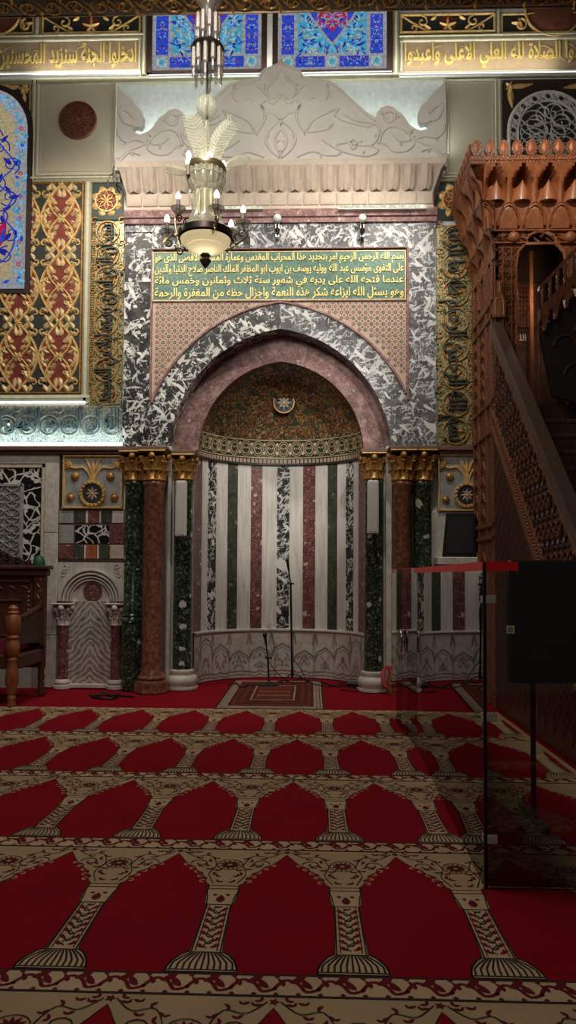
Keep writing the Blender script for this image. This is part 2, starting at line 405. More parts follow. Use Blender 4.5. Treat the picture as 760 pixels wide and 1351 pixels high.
plain('dark_frame', (.035,.018,.014), .5)
# carved woods
def wood(name, a, b, carve, rough=.5, scale=1.0, coat=.1):
    g = G(name); c = g.coords((1, 1, .25), island=False); grain = g.noise(c, 18*scale, 5, .6, 1.0)
    col = g.ramp(grain, [(.3, a), (.7, b)])
    r = g.raw(); v = g.vor(g.warp(r, 14, .05), 42*scale, 'DISTANCE_TO_EDGE'); h = g.ramp(v, [(0, (0,)*3), (.18, (1,)*3)])
    g.pbr(col, rough, 0, g.bump(h, carve, .012) if carve else g.bump(grain, .15, .004), coat=coat)
wood('wood_plain', (.20,.062,.022), (.36,.125,.045), 0)
wood('wood_carved', (.17,.052,.020), (.31,.105,.042), .9)
wood('wood_dark', (.045,.015,.009), (.10,.034,.018), .0)
wood('wood_dark_carved', (.045,.015,.009), (.10,.036,.02), .9)
wood('wood_rail', (.055,.030,.020), (.10,.058,.040), 0)
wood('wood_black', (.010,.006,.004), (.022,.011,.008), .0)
wood('beam_wood', (.030,.017,.008), (.075,.045,.02), .3)
# textiles
def cloth(name, col, scale=260.0, var=.25, bmp=.5):
    g = G(name); c = g.raw(); nz = g.noise(c, scale, 2); big = g.noise(c, 3.0, 4)
    k = g.math('MULTIPLY_ADD', nz, .6, g.math('MULTIPLY', big, .4))
    g.pbr(g.ramp(k, [(.3, tuple(x*(1-var) for x in col)), (.7, tuple(x*(1+var) for x in col))]), .95, 0, g.bump(nz, bmp, .004), spec=.1)
cloth('carpet_red', (.235,.004,.012))
cloth('carpet_beige', (.42,.30,.175))
cloth('carpet_pale', (.50,.36,.225))
cloth('carpet_dark', (.035,.025,.022))
cloth('carpet_wine', (.13,.012,.018))
cloth('rug_brown', (.09,.022,.016), var=.5)
cloth('rug_rust', (.15,.035,.022), var=.5)
cloth('rug_cream', (.36,.28,.21), var=.4)
plain('letter_lit', (.07,.11,.12), .5)  # letters of the lit band, paler because the strip light is painted in
plain('clamp_steel', (.52,.50,.47), .35, .2)
cloth('cushion', (.11,.012,.03))
plain('black_plastic', (.006,.006,.007), .45, bmp=.1)
plain('black_grille', (.010,.010,.012), .7, scale=120, bmp=.6)
plain('cable_black', (.006,.006,.006), .5)
plain('speaker_white', (.60,.58,.55), .5)
plain('grille_white', (.50,.48,.46), .6, scale=160, bmp=.5)
plain('chrome', (.62,.60,.56), .22, 1.0)
plain('steel', (.38,.36,.33), .3, 1.0)
plain('tape_red', (.85,.012,.012), .45)
plain('cord_red', (.45,.03,.02), .5)
plain('green_cap', (.01,.09,.04), .5)
plain('sticker_white', (.62,.64,.55), .5)
plain('sticker_green', (.10,.30,.10), .5)
plain('paint_white', (.70,.68,.64), .5)
plain('candle_sleeve', (.22,.17,.12), .45)
plain('brass', (.42,.34,.18), .3, .85)
plain('dark_metal', (.05,.038,.03), .35, .8)
def bw_book(name):
    # bookmatched slab: grey veins mirrored on the vertical centre line
    g = G(name); r = g.raw(); sp = g.n('SeparateXYZ'); g.set(sp, 0, r)
    ax = g.math('ABSOLUTE', sp.outputs[0]); cb = g.n('CombineXYZ'); g.set(cb, 0, ax); g.set(cb, 2, sp.outputs[2])
    nz = g.noise(cb.outputs[0], 2.6, 3, .5)
    t = g.math('ADD', g.math('MULTIPLY_ADD', ax, .95, sp.outputs[2]), g.math('MULTIPLY', nz, .40))
    w = g.math('SINE', g.math('MULTIPLY', t, 66.0)); n2 = g.noise(cb.outputs[0], 14.0, 3)
    k = g.math('MULTIPLY', g.ramp(w, [(.30, (1,)*3), (.85, (0,)*3)]), g.math('MULTIPLY_ADD', n2, 1.2, .05))
    g.pbr(g.mix(k, (.60,.55,.49), (.10,.09,.085)), .42)
bw_book('bookmatch_marble')
# glass
def glass(name, tint, refl, rough=.0, ior=1.5):
    g = G(name); fr = g.n('Fresnel'); fr.inputs[0].default_value = ior
    t = g.n('BsdfTransparent'); g.set(t, 0, tint); gl = g.n('BsdfGlossy'); g.set(gl, 'Roughness', rough); g.set(gl, 0, refl)
    mx = g.n('MixShader'); g.t.links.new(fr.outputs[0], mx.inputs[0]); g.t.links.new(t.outputs[0], mx.inputs[1]); g.t.links.new(gl.outputs[0], mx.inputs[2])
    g.t.links.new(mx.outputs[0], g.out.inputs[0])
glass('clear_glass', (.94,.97,.95), (1, 1, 1))
g = G('crystal')
b = g.n('BsdfPrincipled'); g.set(b, 'Base Color', (.66,.66,.50)); g.set(b, 'Roughness', .14); g.set(b, 'Transmission Weight', .35); g.set(b, 'IOR', 1.4); g.set(b, 'Specular IOR Level', .8)
tr = g.n('BsdfTransparent'); mx = g.n('MixShader'); mx.inputs[0].default_value = .52
g.t.links.new(b.outputs[0], mx.inputs[1]); g.t.links.new(tr.outputs[0], mx.inputs[2]); g.t.links.new(mx.outputs[0], g.out.inputs[0])
g = G('crystal_thin')
b = g.n('BsdfPrincipled'); g.set(b, 'Base Color', (.62,.64,.46)); g.set(b, 'Roughness', .2)
tr = g.n('BsdfTransparent'); mx = g.n('MixShader'); mx.inputs[0].default_value = .74
g.t.links.new(b.outputs[0], mx.inputs[1]); g.t.links.new(tr.outputs[0], mx.inputs[2]); g.t.links.new(mx.outputs[0], g.out.inputs[0])
g = G('crystal_smoke')
b = g.n('BsdfPrincipled'); g.set(b, 'Base Color', (.20,.17,.14)); g.set(b, 'Roughness', .15); g.set(b, 'Transmission Weight', .3); g.set(b, 'Specular IOR Level', .8)
tr = g.n('BsdfTransparent'); mx = g.n('MixShader'); mx.inputs[0].default_value = .40
g.t.links.new(b.outputs[0], mx.inputs[1]); g.t.links.new(tr.outputs[0], mx.inputs[2]); g.t.links.new(mx.outputs[0], g.out.inputs[0])
g = G('bowl_glass')
b = g.n('BsdfPrincipled'); g.set(b, 'Base Color', (.72,.66,.52)); g.set(b, 'Roughness', .2)
tr = g.n('BsdfTranslucent'); g.set(tr, 0, (.85,.78,.60)); mx = g.n('MixShader'); mx.inputs[0].default_value = .6
g.t.links.new(b.outputs[0], mx.inputs[1]); g.t.links.new(tr.outputs[0], mx.inputs[2]); g.t.links.new(mx.outputs[0], g.out.inputs[0])
def emis(name, col, st):
    g = G(name); e = g.n('Emission'); c = g.raw()
    g.set(e, 0, g.ramp(g.noise(c, 26, 4), [(.3, tuple(x*.62 for x in col)), (.7, tuple(min(1, x*1.25) for x in col))])); g.set(e, 1, st)
    g.t.links.new(e.outputs[0], g.out.inputs[0])
emis('glass_blue', (.03,.06,.46), 1.0)
emis('glass_navy', (.018,.02,.30), .9)
emis('glass_teal', (.06,.30,.46), 1.0)
emis('glass_sky', (.16,.40,.62), 1.0)
emis('glass_red', (.42,.012,.05), 1.0)
emis('glass_violet', (.20,.05,.30), 1.0)
emis('glass_white', (.27,.28,.31), 1.0)
emis('glass_pale', (.34,.44,.40), 1.0)
emis('glass_amber', (.36,.29,.17), 1.0)
emis('bulb_glow', (1.0,.86,.62), 9.0)
emis('led_glow', (.86,.97,.95), 2.0)
emis('led_soft', (.80,.80,.62), 1.1)
# ------------------------------------------------------------------ setting: floor, back wall, trims, windows
WY = .10
def struct(o): o['kind'] = 'structure'; return o
m = M1('carpet_red'); m.box(-7, -D-2.5, -.12, 6, 3, -.012); MATS_floor = m
struct(m.build('floor'))
zc = PZ(370, 596, WY)
XL, XR = PX(229, 750, WY), PX(506, 750, WY)
xa, xb, zq = PX(172, 450, WY), PX(566, 450, WY), PZ(370, 330, WY)
m = M1('pale_plaster'); m.box(-6, WY, -.02, XL, .5, zc); m.box(-6, WY, zc, xa, .5, 10.4); struct(m.build('wall_left'))
m = M1('pale_plaster'); m.box(XR, WY, -.02, 5.5, .5, zc); m.box(xb, WY, zc, 5.5, .5, 10.4); struct(m.build('wall_right'))
m = M1('pale_plaster'); m.box(xa, WY, zq, xb, .5, 10.4); struct(m.build('wall_back'))
m = M1('pale_plaster'); m.box(-6, 2.2, -.02, 5.5, 2.4, 10.4); struct(m.build('wall_outer'))
NT = [0]
def trim(x0, y0, x1, y1, mt='olive_trim', d=.05, Y=WY, lip='pale_trim'):
    NT[0] += 1
    a, b, c, e = R(x0, y0, x1, y1, Y-d)
    m = M1(mt); m.box(a, Y-d, b, c, Y, e, .008)
    if lip:
        m.mat(lip)
        if c-a > e-b: m.box(a, Y-d-.012, b+(e-b)*.62, c, Y-d+.004, e-(e-b)*.08, .004)
        else: m.box(a+(c-a)*.3, Y-d-.010, b, c-(c-a)*.3, Y-d+.004, e, .004)
    struct(m.build('trim_%d' % NT[0]))
trim(-60, 97.5, 820, 105.5)
trim(-60, 45.5, 190, 52); trim(527, 44, 820, 50.5)
trim(186.5, 10, 193.5, 98); trim(518.5, 10, 526.5, 98)
trim(40, 105, 48.5, 238); trim(656, 104, 663, 240)
trim(40, 232, 160, 241); trim(580, 231, 650, 239)
trim(109, 240, 119, 532)
trim(44, 10, 54, 46, d=.045); trim(654, 10, 661, 45, d=.045)
trim(-60, 520.5, 118, 531, d=.06)
# dark stone ledges over the lower wall
for x0, x1 in ((-60, 164), (576, 640)):
    NT[0] += 1; a, b, c, e = R(x0, 588.5, x1, 598.5, WY-.12)
    m = M1('ledge_stone'); m.box(a, WY-.14, b+.04, c, WY, e, .01); m.box(a, WY-.10, b, c, WY, b+.045, .01); struct(m.build('trim_%d' % NT[0]))
# ---- ornament recipes
def scroll_panel(o, x0, z0, x1, z1, nx, nz, stem='gold', leafm='pale_gold', fill='red_ground', h=.022):
    tw, th = (x1-x0)/nx, (z1-z0)/nz; mb = o.mb
    for i in range(nx):
        for j in range(nz):
            cx, cz = x0+(i+.5)*tw, z0+(j+.5)*th
            A = tw*.48
            lens = lambda s, k=12: [(cx+s*A*cos(PI*(t/k-.5)), cz+th*.5*(2*t/k-1)) for t in range(k+1)]
            if True: mb.mat(fill); o.poly(lens(1)+list(reversed(lens(-1)))[1:-1], .002)
            w = tw*.062
            for s in (1, -1):
                mb.mat(stem)
                o.ridge(lens(s), w, h, .0)
                o.ridge(spline([(cx, cz-th*.5), (cx+s*tw*.22, cz-th*.36), (cx+s*tw*.30, cz-th*.2), (cx+s*tw*.12, cz-th*.04), (cx, cz)], 4), w*.8, h*.9)
                o.ridge(spline([(cx, cz+th*.5), (cx+s*tw*.22, cz+th*.36), (cx+s*tw*.30, cz+th*.2), (cx+s*tw*.12, cz+th*.04), (cx, cz)], 4), w*.8, h*.9)
                for q in (1, -1):
                    mb.mat(stem)
                    c = (cx+s*tw*.17, cz+q*th*.21)
                    o.spiral(c, tw*.13, tw*.02, PI/2*(1-s)+(-q*s)*PI/2, .95*q*s, w*.8, h*.9, n=12)
                    o.spiral((cx+s*tw*.40, cz+q*th*.37), tw*.12, tw*.02, PI/2*(1+s), .9*q*s, w*.75, h*.9, n=12)
                    mb.mat(leafm)
                    L = tw*.24
                    for (u, v, a, k, W_) in ((.16, .20, q*.9, 1.0, .15), (.30, .15, -q*1.0, .9, .13), (.03, .30, q*1.2, 1.0, .14), (.05, .10, q*.55, .8, .12), (.35, .40, q*1.9, .9, .14), (.44, .30, q*2.4, .8, .12), (.12, .40, q*.7, 1.05, .14), (.40, .08, -q*1.7, .8, .12), (.22, .05, q*.2, .7, .11), (.26, .30, q*.2, .75, .11)):
                        ang_ = a if s > 0 else PI-a
                        o.leaf((cx+s*tw*u, cz+q*th*v), ang_, L*k, tw*W_, h*1.3, 0, curl=.25*q*s)
            mb.mat(leafm)
            o.petals((cx, cz), 0, tw*.15, 6, tw*.09, h*1.35); o.petals((cx, cz+th*.5-th*.02), 0, tw*.13, 5, tw*.08, h*1.3)
def wpanel(name, px, label, cat, ground, draw, Y=None, group=None, thick=.03, frame=None):
    Y = Y if Y is not None else WY-thick
    x0, z0, x1, z1 = R(*px, Y)
    t = thing(name, ((x0+x1)/2, WY, z0), label, cat, group)
    m = M1(ground); m.box(x0, Y, z0, x1, WY, z1, .004); m.build('backing', t)
    if draw:
        m = MB(); o = Orn(m, Mw(Y)); draw(o, x0, z0, x1, z1); m.build(draw.part if hasattr(draw, 'part') else 'relief', t, 40)
    if frame:
        m = M1(frame[0]); o = Orn(m, Mw(Y)); o.frame(x0, z0, x1, z1, frame[1], frame[2]); m.build('frame', t, 30)
    return t
def d_big(o, x0, z0, x1, z1): scroll_panel(o, x0+.03, z0+.03, x1-.03, z1-.03, 4, 3)
wpanel('gilded_arabesque', (-112, 241, 109, 520), 'tall gilded arabesque panel with red and black ground right below the arched stained window', 'wall panel', 'dark_ground', d_big, frame=('old_gold', .03, .02))
def d_strip(n):
    def f(o, x0, z0, x1, z1):
        tw = (x1-x0)/n; cz = (z0+z1)/2; hh = (z1-z0)
        for i in range(n):
            cx = x0+(i+.5)*tw
            o.mb.mat('red_ground'); o.disc((cx, cz), hh*.42, .003, 16, hh*.38)
            o.mb.mat('gold')
            o.petals((cx, cz-.1*hh), .0, hh*.42, 5, hh*.2, .022, 0, PI/2)
            for s in (1, -1):
                o.spiral((cx+s*tw*.27, cz+hh*.1), hh*.3, hh*.05, PI/2, s*1.1, hh*.09, .02, n=16)
                o.spiral((cx+s*tw*.36, cz-hh*.2), hh*.2, hh*.03, -PI/2, -s*1.0, hh*.08, .02, n=14)
                o.leaf((cx+s*tw*.18, cz-hh*.28), (PI/2)-s*.9, hh*.42, hh*.2, .024, curl=.1)
                o.leaf((cx+s*tw*.12, cz+hh*.36), (-PI/2)+s*1.0, hh*.34, hh*.18, .024)
                o.ridge(spline([(cx, cz-hh*.4), (cx+s*tw*.2, cz-hh*.38), (cx+s*tw*.35, cz), (cx+s*tw*.48, cz+hh*.4)]), hh*.08, .018)
    return f
wpanel('gilded_strip', (55, 19, 186, 45.5), 'gilded arabesque strip high on the left wall, between olive mouldings', 'wall panel', 'dark_ground', d_strip(1), frame=('gold', .03, .025))
wpanel('gilded_strip', (528, 18, 654, 44), 'gilded arabesque strip high on the right, beside the stained glass window', 'wall panel', 'dark_ground', d_strip(1), frame=('gold', .03, .025))
def d_round(s):
    def f(o, x0, z0, x1, z1):
        cx, cz = ((x0+x1)/2, z1+.05); 
        o.mb.mat('terracotta'); o.dome((cx, cz), .36, .03, n=28); o.mb.mat('gold'); o.ring((cx, cz), .38, .03, .03, n=32)
        for q in (1, -1):
            c = (cx+q*.44, z0+.12); o.spiral(c, .09, .02, PI/2, q, .025, .022); o.leaf((c[0]-q*.02, c[1]-.05), PI/2*1.2, .15, .07, .025); o.leaf((c[0], c[1]+.03), 0 if q > 0 else PI, .12, .06, .025)
    return f
wpanel('medallion_panel', (-60, 18, 45, 46), 'corner of gilded panel with dark red roundel cut by the top left of the photo', 'wall panel', 'dark_ground', d_round(1), frame=('gold', .025, .02))
wpanel('medallion_panel', (661, 17, 800, 44), 'corner of gilded panel with dark red roundel cut by the top right of the photo', 'wall panel', 'dark_ground', d_round(-1), frame=('gold', .025, .02))
def d_thuluth(body):
    def f(o, x0, z0, x1, z1):
        hh = z1-z0
        o.mb.mat('tan_ground'); o.poly([(x0+.05, z0+.05), (x1-.05, z0+.05), (x1-.05, z1-.05), (x0+.05, z1-.05)], .003)
        o.mb.mat('letter_sand')
        for i in range(8):
            cx = x0+(i+.5)*(x1-x0)/8
            o.spiral((cx, (z0+z1)/2), hh*.32, hh*.05, i*1.3, 1.2 if i % 2 else -1.2, .014, .010, .003, n=18)
        o.mb.mat('letter_gold'); o.text(body, x0+.06, z0+.06, x1-.06, z1-.06, .022, .004, .012)
        o.mb.mat('pale_trim'); o.frame(x0, z0, x1, z1, .035, .02)
    f.part = 'lettering'; return f
wpanel('inscription_panel', (-60, 52, 186, 97), 'beige panel with raised gold Arabic lettering high on the left wall', 'inscription', 'tan_ground', d_thuluth('ادخلوا الجنة سنزيد المحسنين وازلفت'))
wpanel('inscription_panel', (528, 50.5, 800, 96), 'beige panel with raised gold Arabic lettering high on the right wall', 'inscription', 'tan_ground', d_thuluth('واقيموا الصلاة لله العلي الاعلى واعبدوا'))
# plain beige panels round the crest
def d_inset(o, x0, z0, x1, z1):
    o.mb.mat('pale_trim'); o.frame(x0, z0, x1, z1, .03, .015); o.mb.mat('beige_panel'); o.ridge([(x0+.06, z0+.06), (x1-.06, z0+.06), (x1-.06, z1-.06), (x0+.06, z1-.06)], .012, .006, closed=True)
d_inset.part = 'frame'
wpanel('beige_panel', (48.5, 105.5, 154, 232), 'plain beige wall panel holding the brown roundel, left of the white crest', 'wall panel', 'beige_panel', d_inset)
wpanel('beige_panel', (586, 104, 656, 231), 'plain beige wall panel between the white crest and the wooden pulpit canopy', 'wall panel', 'beige_panel', d_inset)
x, z = P(102.5, 158.5, WY-.05); t = thing('roundel', (x, WY, z-.26), 'round brown carved medallion on the beige panel, upper left', 'medallion')
m = M1('terracotta'); o = Orn(m, Mw(WY-.03)); o.dome((x, z), .262, .03, n=36); o.mb.build('disc', t, 40)
m = M1('terracotta'); o = Orn(m, Mw(WY-.03)); o.ring((x, z), .25, .03, .04, .005, 40); o.ring((x, z), .16, .02, .045, .01, 32); o.ring((x, z), .07, .02, .05, .02, 24)
for i in range(16): a = 2*PI*i/16; o.leaf((x+.09*cos(a), z+.09*sin(a)), a+.5, .07, .03, .05, .02); o.spiral((x+.205*cos(a), z+.205*sin(a)), .03, .006, a, 1, .01, .04, .015, n=9)
o.dome((x, z), .05, .055, .02); m.build('carving', t, 40)
# rosette panels
def d_ros(o, x0, z0, x1, z1):
    cx, cz = (x0+x1)/2, (z0+z1)/2; r = min(x1-x0, z1-z0)/2*.98
    o.mb.mat('gold'); o.petals((cx, cz), r*.55, r, 8, r*.5, .02, 0, PI/8); o.ring((cx, cz), r*.66, r*.16, .025)
    o.mb.mat('red_ground'); o.disc((cx, cz), r*.6, .012, 24)
    o.mb.mat('gold')
    for k in range(8):
        a = 2*PI*k/8; o.ridge([(cx, cz), (cx+r*.36*cos(a+.3), cz+r*.36*sin(a+.3)), (cx+r*.6*cos(a), cz+r*.6*sin(a)), (cx+r*.36*cos(a-.3), cz+r*.36*sin(a-.3)), (cx, cz)], .014, .028, .012)
    o.dome((cx, cz), r*.1, .03, .01)
wpanel('rosette_panel', (119, 241, 163, 290), 'dark square panel with gilded eight petal rosette, left of the crest cornice', 'wall panel', 'black_green', d_ros)
wpanel('rosette_panel', (575, 238, 625, 290), 'dark square panel with gilded rosette half hidden behind the pulpit canopy', 'wall panel', 'black_green', d_ros)
# kufic bands
def d_kufic(body, rot, beads, lm='letter_dark', scr='old_gold', n=8, green=True):
    def f(o, x0, z0, x1, z1):
        W_, H_ = x1-x0, z1-z0; vert = H_ > W_; L = H_ if vert else W_; T = W_ if vert else H_
        def pt(s, t): return (x0+t*W_, z0+s*H_) if vert else (x0+s*W_, z0+t*H_)
        for i in range(n):
            c = pt((i+.5)/n, .5); r = min(T*.34, L/n*.48)
            o.mb.mat(scr); o.ring(c, r, .028, .022, n=20); o.spiral(c, r*.75, r*.1, i*1.1, 1.2 if i % 2 else -1.2, .022, .02, n=16)
            if green: o.mb.mat('black_green'); o.star((c[0], c[1]), r*.35, r*.18, 5, .014)
            o.mb.mat(scr); o.leaf(c, i*1.9, r*.7, r*.4, .026); o.leaf(c, i*1.9+PI, r*.6, r*.4, .026)
            for q in (.08, .92):
                o.mb.mat(scr); o.spiral(pt((i+1)/n, q), T*.12, T*.03, i, 1, .018, .018, n=10)
        o.mb.mat(lm)
        if rot == 1: o.text(body, x0+.16*W_, z0+.01*H_, x1-.02*W_, z1-.02*H_, .034, .0, .010, 1)
        elif rot == 2: o.text(body, x0+.04*W_, z0+.02*H_, x1-.20*W_, z1-.02*H_, .034, .0, .010, 2)
        else: o.text(body, x0, z0+.14*H_, x1-.02*W_, z1-.08*H_, .034, .0, .012)
        o.mb.mat('old_gold')
        k = int(L/.032)
        for i in range(k):
            for q in beads: c = pt((i+.5)/k, q); o.dome(c, .012, .016, n=6)
    f.part = 'lettering'; return f
wpanel('kufic_band', (119, 292, 162.5, 534), 'upright gold mosaic band with dark Kufic letters along the left edge of the marble surround', 'inscription', 'mosaic_wall', d_kufic('سبحان الذي اسرى بعبده ليلا من المسجد', 1, (.03, .09)), thick=.035)
wpanel('kufic_band', (-60, 535, 161.5, 588), 'pale lit mosaic band with dark Kufic letters lying under the arabesque panel', 'inscription', 'mosaic_lit', d_kufic('الله الى المسجد الاقصى الذي باركنا', 0, (.96,), 'letter_lit', 'mosaic_lit', 8, False), thick=.035)
wpanel('kufic_band', (576, 297, 626, 588), 'upright gold mosaic band with dark Kufic letters between the marble surround and the pulpit', 'inscription', 'mosaic_wall', d_kufic('بسم الله الرحمن الرحيم طه ما انزلنا', 2, (.93, .98)), thick=.035)
# led strips resting on the ledges, and a glow for one lit moulding
def led(x0, y0, x1, y1, Y, label, mt='led_glow'):
    a, b, c, e = R(x0, y0, x1, y1, Y); m = M1(mt); m.box(a, Y, b, c, Y+.03, e, .004)
    m.mat('paint_white'); m.box(a, Y-.006, b-.012, c, Y+.035, b)
    tag(m.build('light_strip'), label, 'light')
led(-60, 583.5, 161, 589, WY-.12, 'glowing white light strip lying along the stone ledge under the pale Kufic band')
led(-60, 529, 112, 532.5, WY-.12, 'bright glowing line standing in for light on the moulding beneath the arabesque panel')  # lit moulding drawn as a glowing strip, no lamp of its own
led(-60, 95.8, 185, 98, WY-.10, 'bright light strip on the moulding under the upper left gold lettering')
led(527, 94.8, 800, 97, WY-.10, 'bright light strip on the moulding under the upper right gold lettering')
led(196, 95.6, 517, 97.6, WY-.12, 'bright light strip on the moulding under the two stained glass windows')
# ------------------------------------------------------------------ windows
def lattice_window():
    t = thing('window_4', (PX(722, 150, 0), 0, PZ(722, 240, 0)), None, None); struct(t); Y = WY-.04
    cx = PX(723, 150, Y); z1 = PZ(723, 104, Y); z0 = z1-1.75; zs = PZ(723, 172, Y)
    m = M1('dark_frame'); m.box(PX(664, 150, Y), Y, z0, PX(664, 150, Y)+1.2, WY, z1, .005); m.build('window_frame', t)
    m = MB(); o = Orn(m, Mw(Y)); m.mat('gold')
    for s in (1, -1):
        c = (cx+s*.50, z1-.10); o.petals(c, 0, .07, 5, .05, .03); o.leaf(c, (-PI/2), .3, .09, .025, curl=-.1*s); o.leaf(c, (PI if s > 0 else 0), .3, .08, .025, curl=.1)
    m.build('corner_ornament', t, 40)
    m = M1('grey_marble'); o = Orn(m, Mw(Y)); r = .52
    out = [(cx+r*cos(PI*i/28), zs+r*sin(PI*i/28)) for i in range(29)]
    m.mat('dark_ground'); o.poly([(cx+r, zs-.8)]+out+[(cx-r, zs-.8)], .004)
    m.mat('paint_white'); o.ridge([(cx+r, zs-.8)]+out+[(cx-r, zs-.8)], .05, .03); r2 = .40
    o.ridge([(cx+r2, zs-.8)]+[(cx+r2*cos(PI*i/28), zs+r2*sin(PI*i/28)) for i in range(29)]+[(cx-r2, zs-.8)], .03, .03)
    for i in range(9):
        a = PI*i/8; c = (cx+.46*cos(a), zs+.46*sin(a)); o.ring(c, .045, .016, .03, n=12)
        for k in range(4): o.spiral((cx+.46*cos(a+.2), zs+.46*sin(a+.2)), .05, .01, k*PI/2, .7, .012, .025, n=7)
    for k in range(7):
        for s in (1, -1): o.spiral((cx+s*(.05+.05*(k % 3)), zs-.55+k*.13), .16, .02, k, s*1.3, .016, .025, n=16); o.ridge(arcp((cx+s*.2, zs-.5+k*.12), .17, 0, 2*PI, 14), .012, .022)
    m.build('plaster_lattice', t, 40)
lattice_window()
def glass_window(n, px, bar_w, mir):
    # rectangular stained glass light, a heart medallion in a floral field inside a tiled border
    Y = WY-.03; x0, z0, x1, z1 = R(*px, Y)
    t = thing('window_%d' % n, ((x0+x1)/2, WY, z0), None, None); struct(t)
    m = M1('dark_frame'); o = Orn(m, Mw(Y))
    m.box(x0, Y-.04, z0, x0+.07, WY, z1); m.box(x1-.07, Y-.04, z0, x1, WY, z1); m.box(x0, Y-.02, z0, x1, WY, z0+.03); m.build('window_frame', t)
    m = M1('glass_white'); o = Orn(m, Mw(Y)); a0, b0, a1, b1 = x0+.07, z0+.03, x1-.07, z1
    m.box(a0, Y, b0, a1, Y+.02, b1)
    bw = .17; rnd = random.Random(n*5)
    def cell(p0, q0, p1, q1):
        m.mat('glass_blue'); o.poly([(p0, q0), (p1, q0), (p1, q1), (p0, q1)], .004)
        cx, cz = (p0+p1)/2, (q0+q1)/2; w, h_ = p1-p0, q1-q0
        for k in range(26):
            m.mat(rnd.choice(['glass_white', 'glass_white', 'glass_sky', 'glass_navy', 'glass_navy', 'glass_violet']))
            u, v = rnd.uniform(-.4, .0), rnd.uniform(-.42, .42)
            an = rnd.uniform(0, PI)
            for s in (1, -1):
                if True: o.leaf((cx+s*u*w, cz+v*h_), an if s > 0 else PI-an, min(w, h_)*rnd.uniform(.15, .3), min(w, h_)*.10, .008, .005)
    def rnd_disc(c):
        m.mat('glass_pale'); o.disc(c, .075, .006); m.mat('glass_teal'); o.star(c, .065, .03, 8, .008)
    rows = [b0+.045, b0+.045+.15]
    L = a0+.05; Rr = a1-.05
    # bottom border: disc, cell, disc, cell, disc
    cz = (rows[0]+rows[1])/2
    for c in (L+bw/2, (L+Rr)/2, Rr-bw/2): rnd_disc((c, cz))
    cell(L+bw+.02, rows[0], (L+Rr)/2-.10, rows[1]); cell((L+Rr)/2+.10, rows[0], Rr-bw-.02, rows[1])
    for k in range(2):
        for q in (0,): cell(L, rows[1]+.03+k*.6, L+bw, rows[1]+.58+k*.6); cell(Rr-bw, rows[1]+.03+k*.6, Rr, rows[1]+.58+k*.6)
    f0, f1, g0 = L+bw+.05, Rr-bw-.05, rows[1]+.05
    m.mat('glass_teal'); o.poly([(f0, g0), (f1, g0), (f1, b1), (f0, b1)], .004)
    cx = (f0+f1)/2; cz = b0+.95
    for k in range(170):
        m.mat(rnd.choice(['glass_sky', 'glass_sky', 'glass_amber', 'glass_blue', 'glass_pale', 'glass_teal', 'glass_navy']))
        u, v = rnd.uniform(0, (f1-f0)/2), rnd.uniform(g0, b1)
        a = rnd.uniform(0, 2*PI)
        for s in (1, -1):
            if abs(u) < (f1-f0)/2-.04: o.leaf((cx+s*u, v), a if s > 0 else PI-a, rnd.uniform(.05, .11), .032, .010, .006, curl=.3*s)
    heart = [(0, -.62), (.10, -.50), (.18, -.38), (.30, -.22), (.36, .0), (.36, .25)]
    hp = spline(heart, 5)
    for k, (sc, mm, hh) in enumerate(((1.0, 'glass_white', .012), (.92, 'glass_blue', .014), (.70, 'glass_red', .016), (.44, 'glass_violet', .018), (.30, 'glass_red', .020))):
        m.mat(mm); o.poly([(cx+x*sc, cz+z*sc) for x, z in hp]+[(cx-x*sc, cz+z*sc) for x, z in reversed(hp)], hh)
    for k in range(60):
        m.mat(rnd.choice(['glass_red', 'glass_blue', 'glass_navy', 'glass_white', 'glass_violet'])); u, v = rnd.uniform(0, .2), rnd.uniform(-.42, .2); a = rnd.uniform(0, 6.28)
        for s in (1, -1): o.leaf((cx+s*u, cz+v), a if s > 0 else PI-a, .075, .028, .024, .021)
    m.mat('glass_white')
    for s in (1, -1): o.spiral((cx+s*.07, cz-.22), .07, .02, PI/2, s*1.1, .018, .026, .02)
    m.build('stained_glass', t)
glass_window(1, (194.5, 12, 352, 96), 0, 0); glass_window(2, (360, 12, 517, 95.5), 0, 0)
m = M1('dark_frame'); a, b, c, e = R(352, 10, 360, 96, WY-.08); m.mat('paint_white'); m.box(a, WY-.07, b, c, WY, e, .01); NT[0] += 1; struct(m.build('trim_%d' % NT[0]))
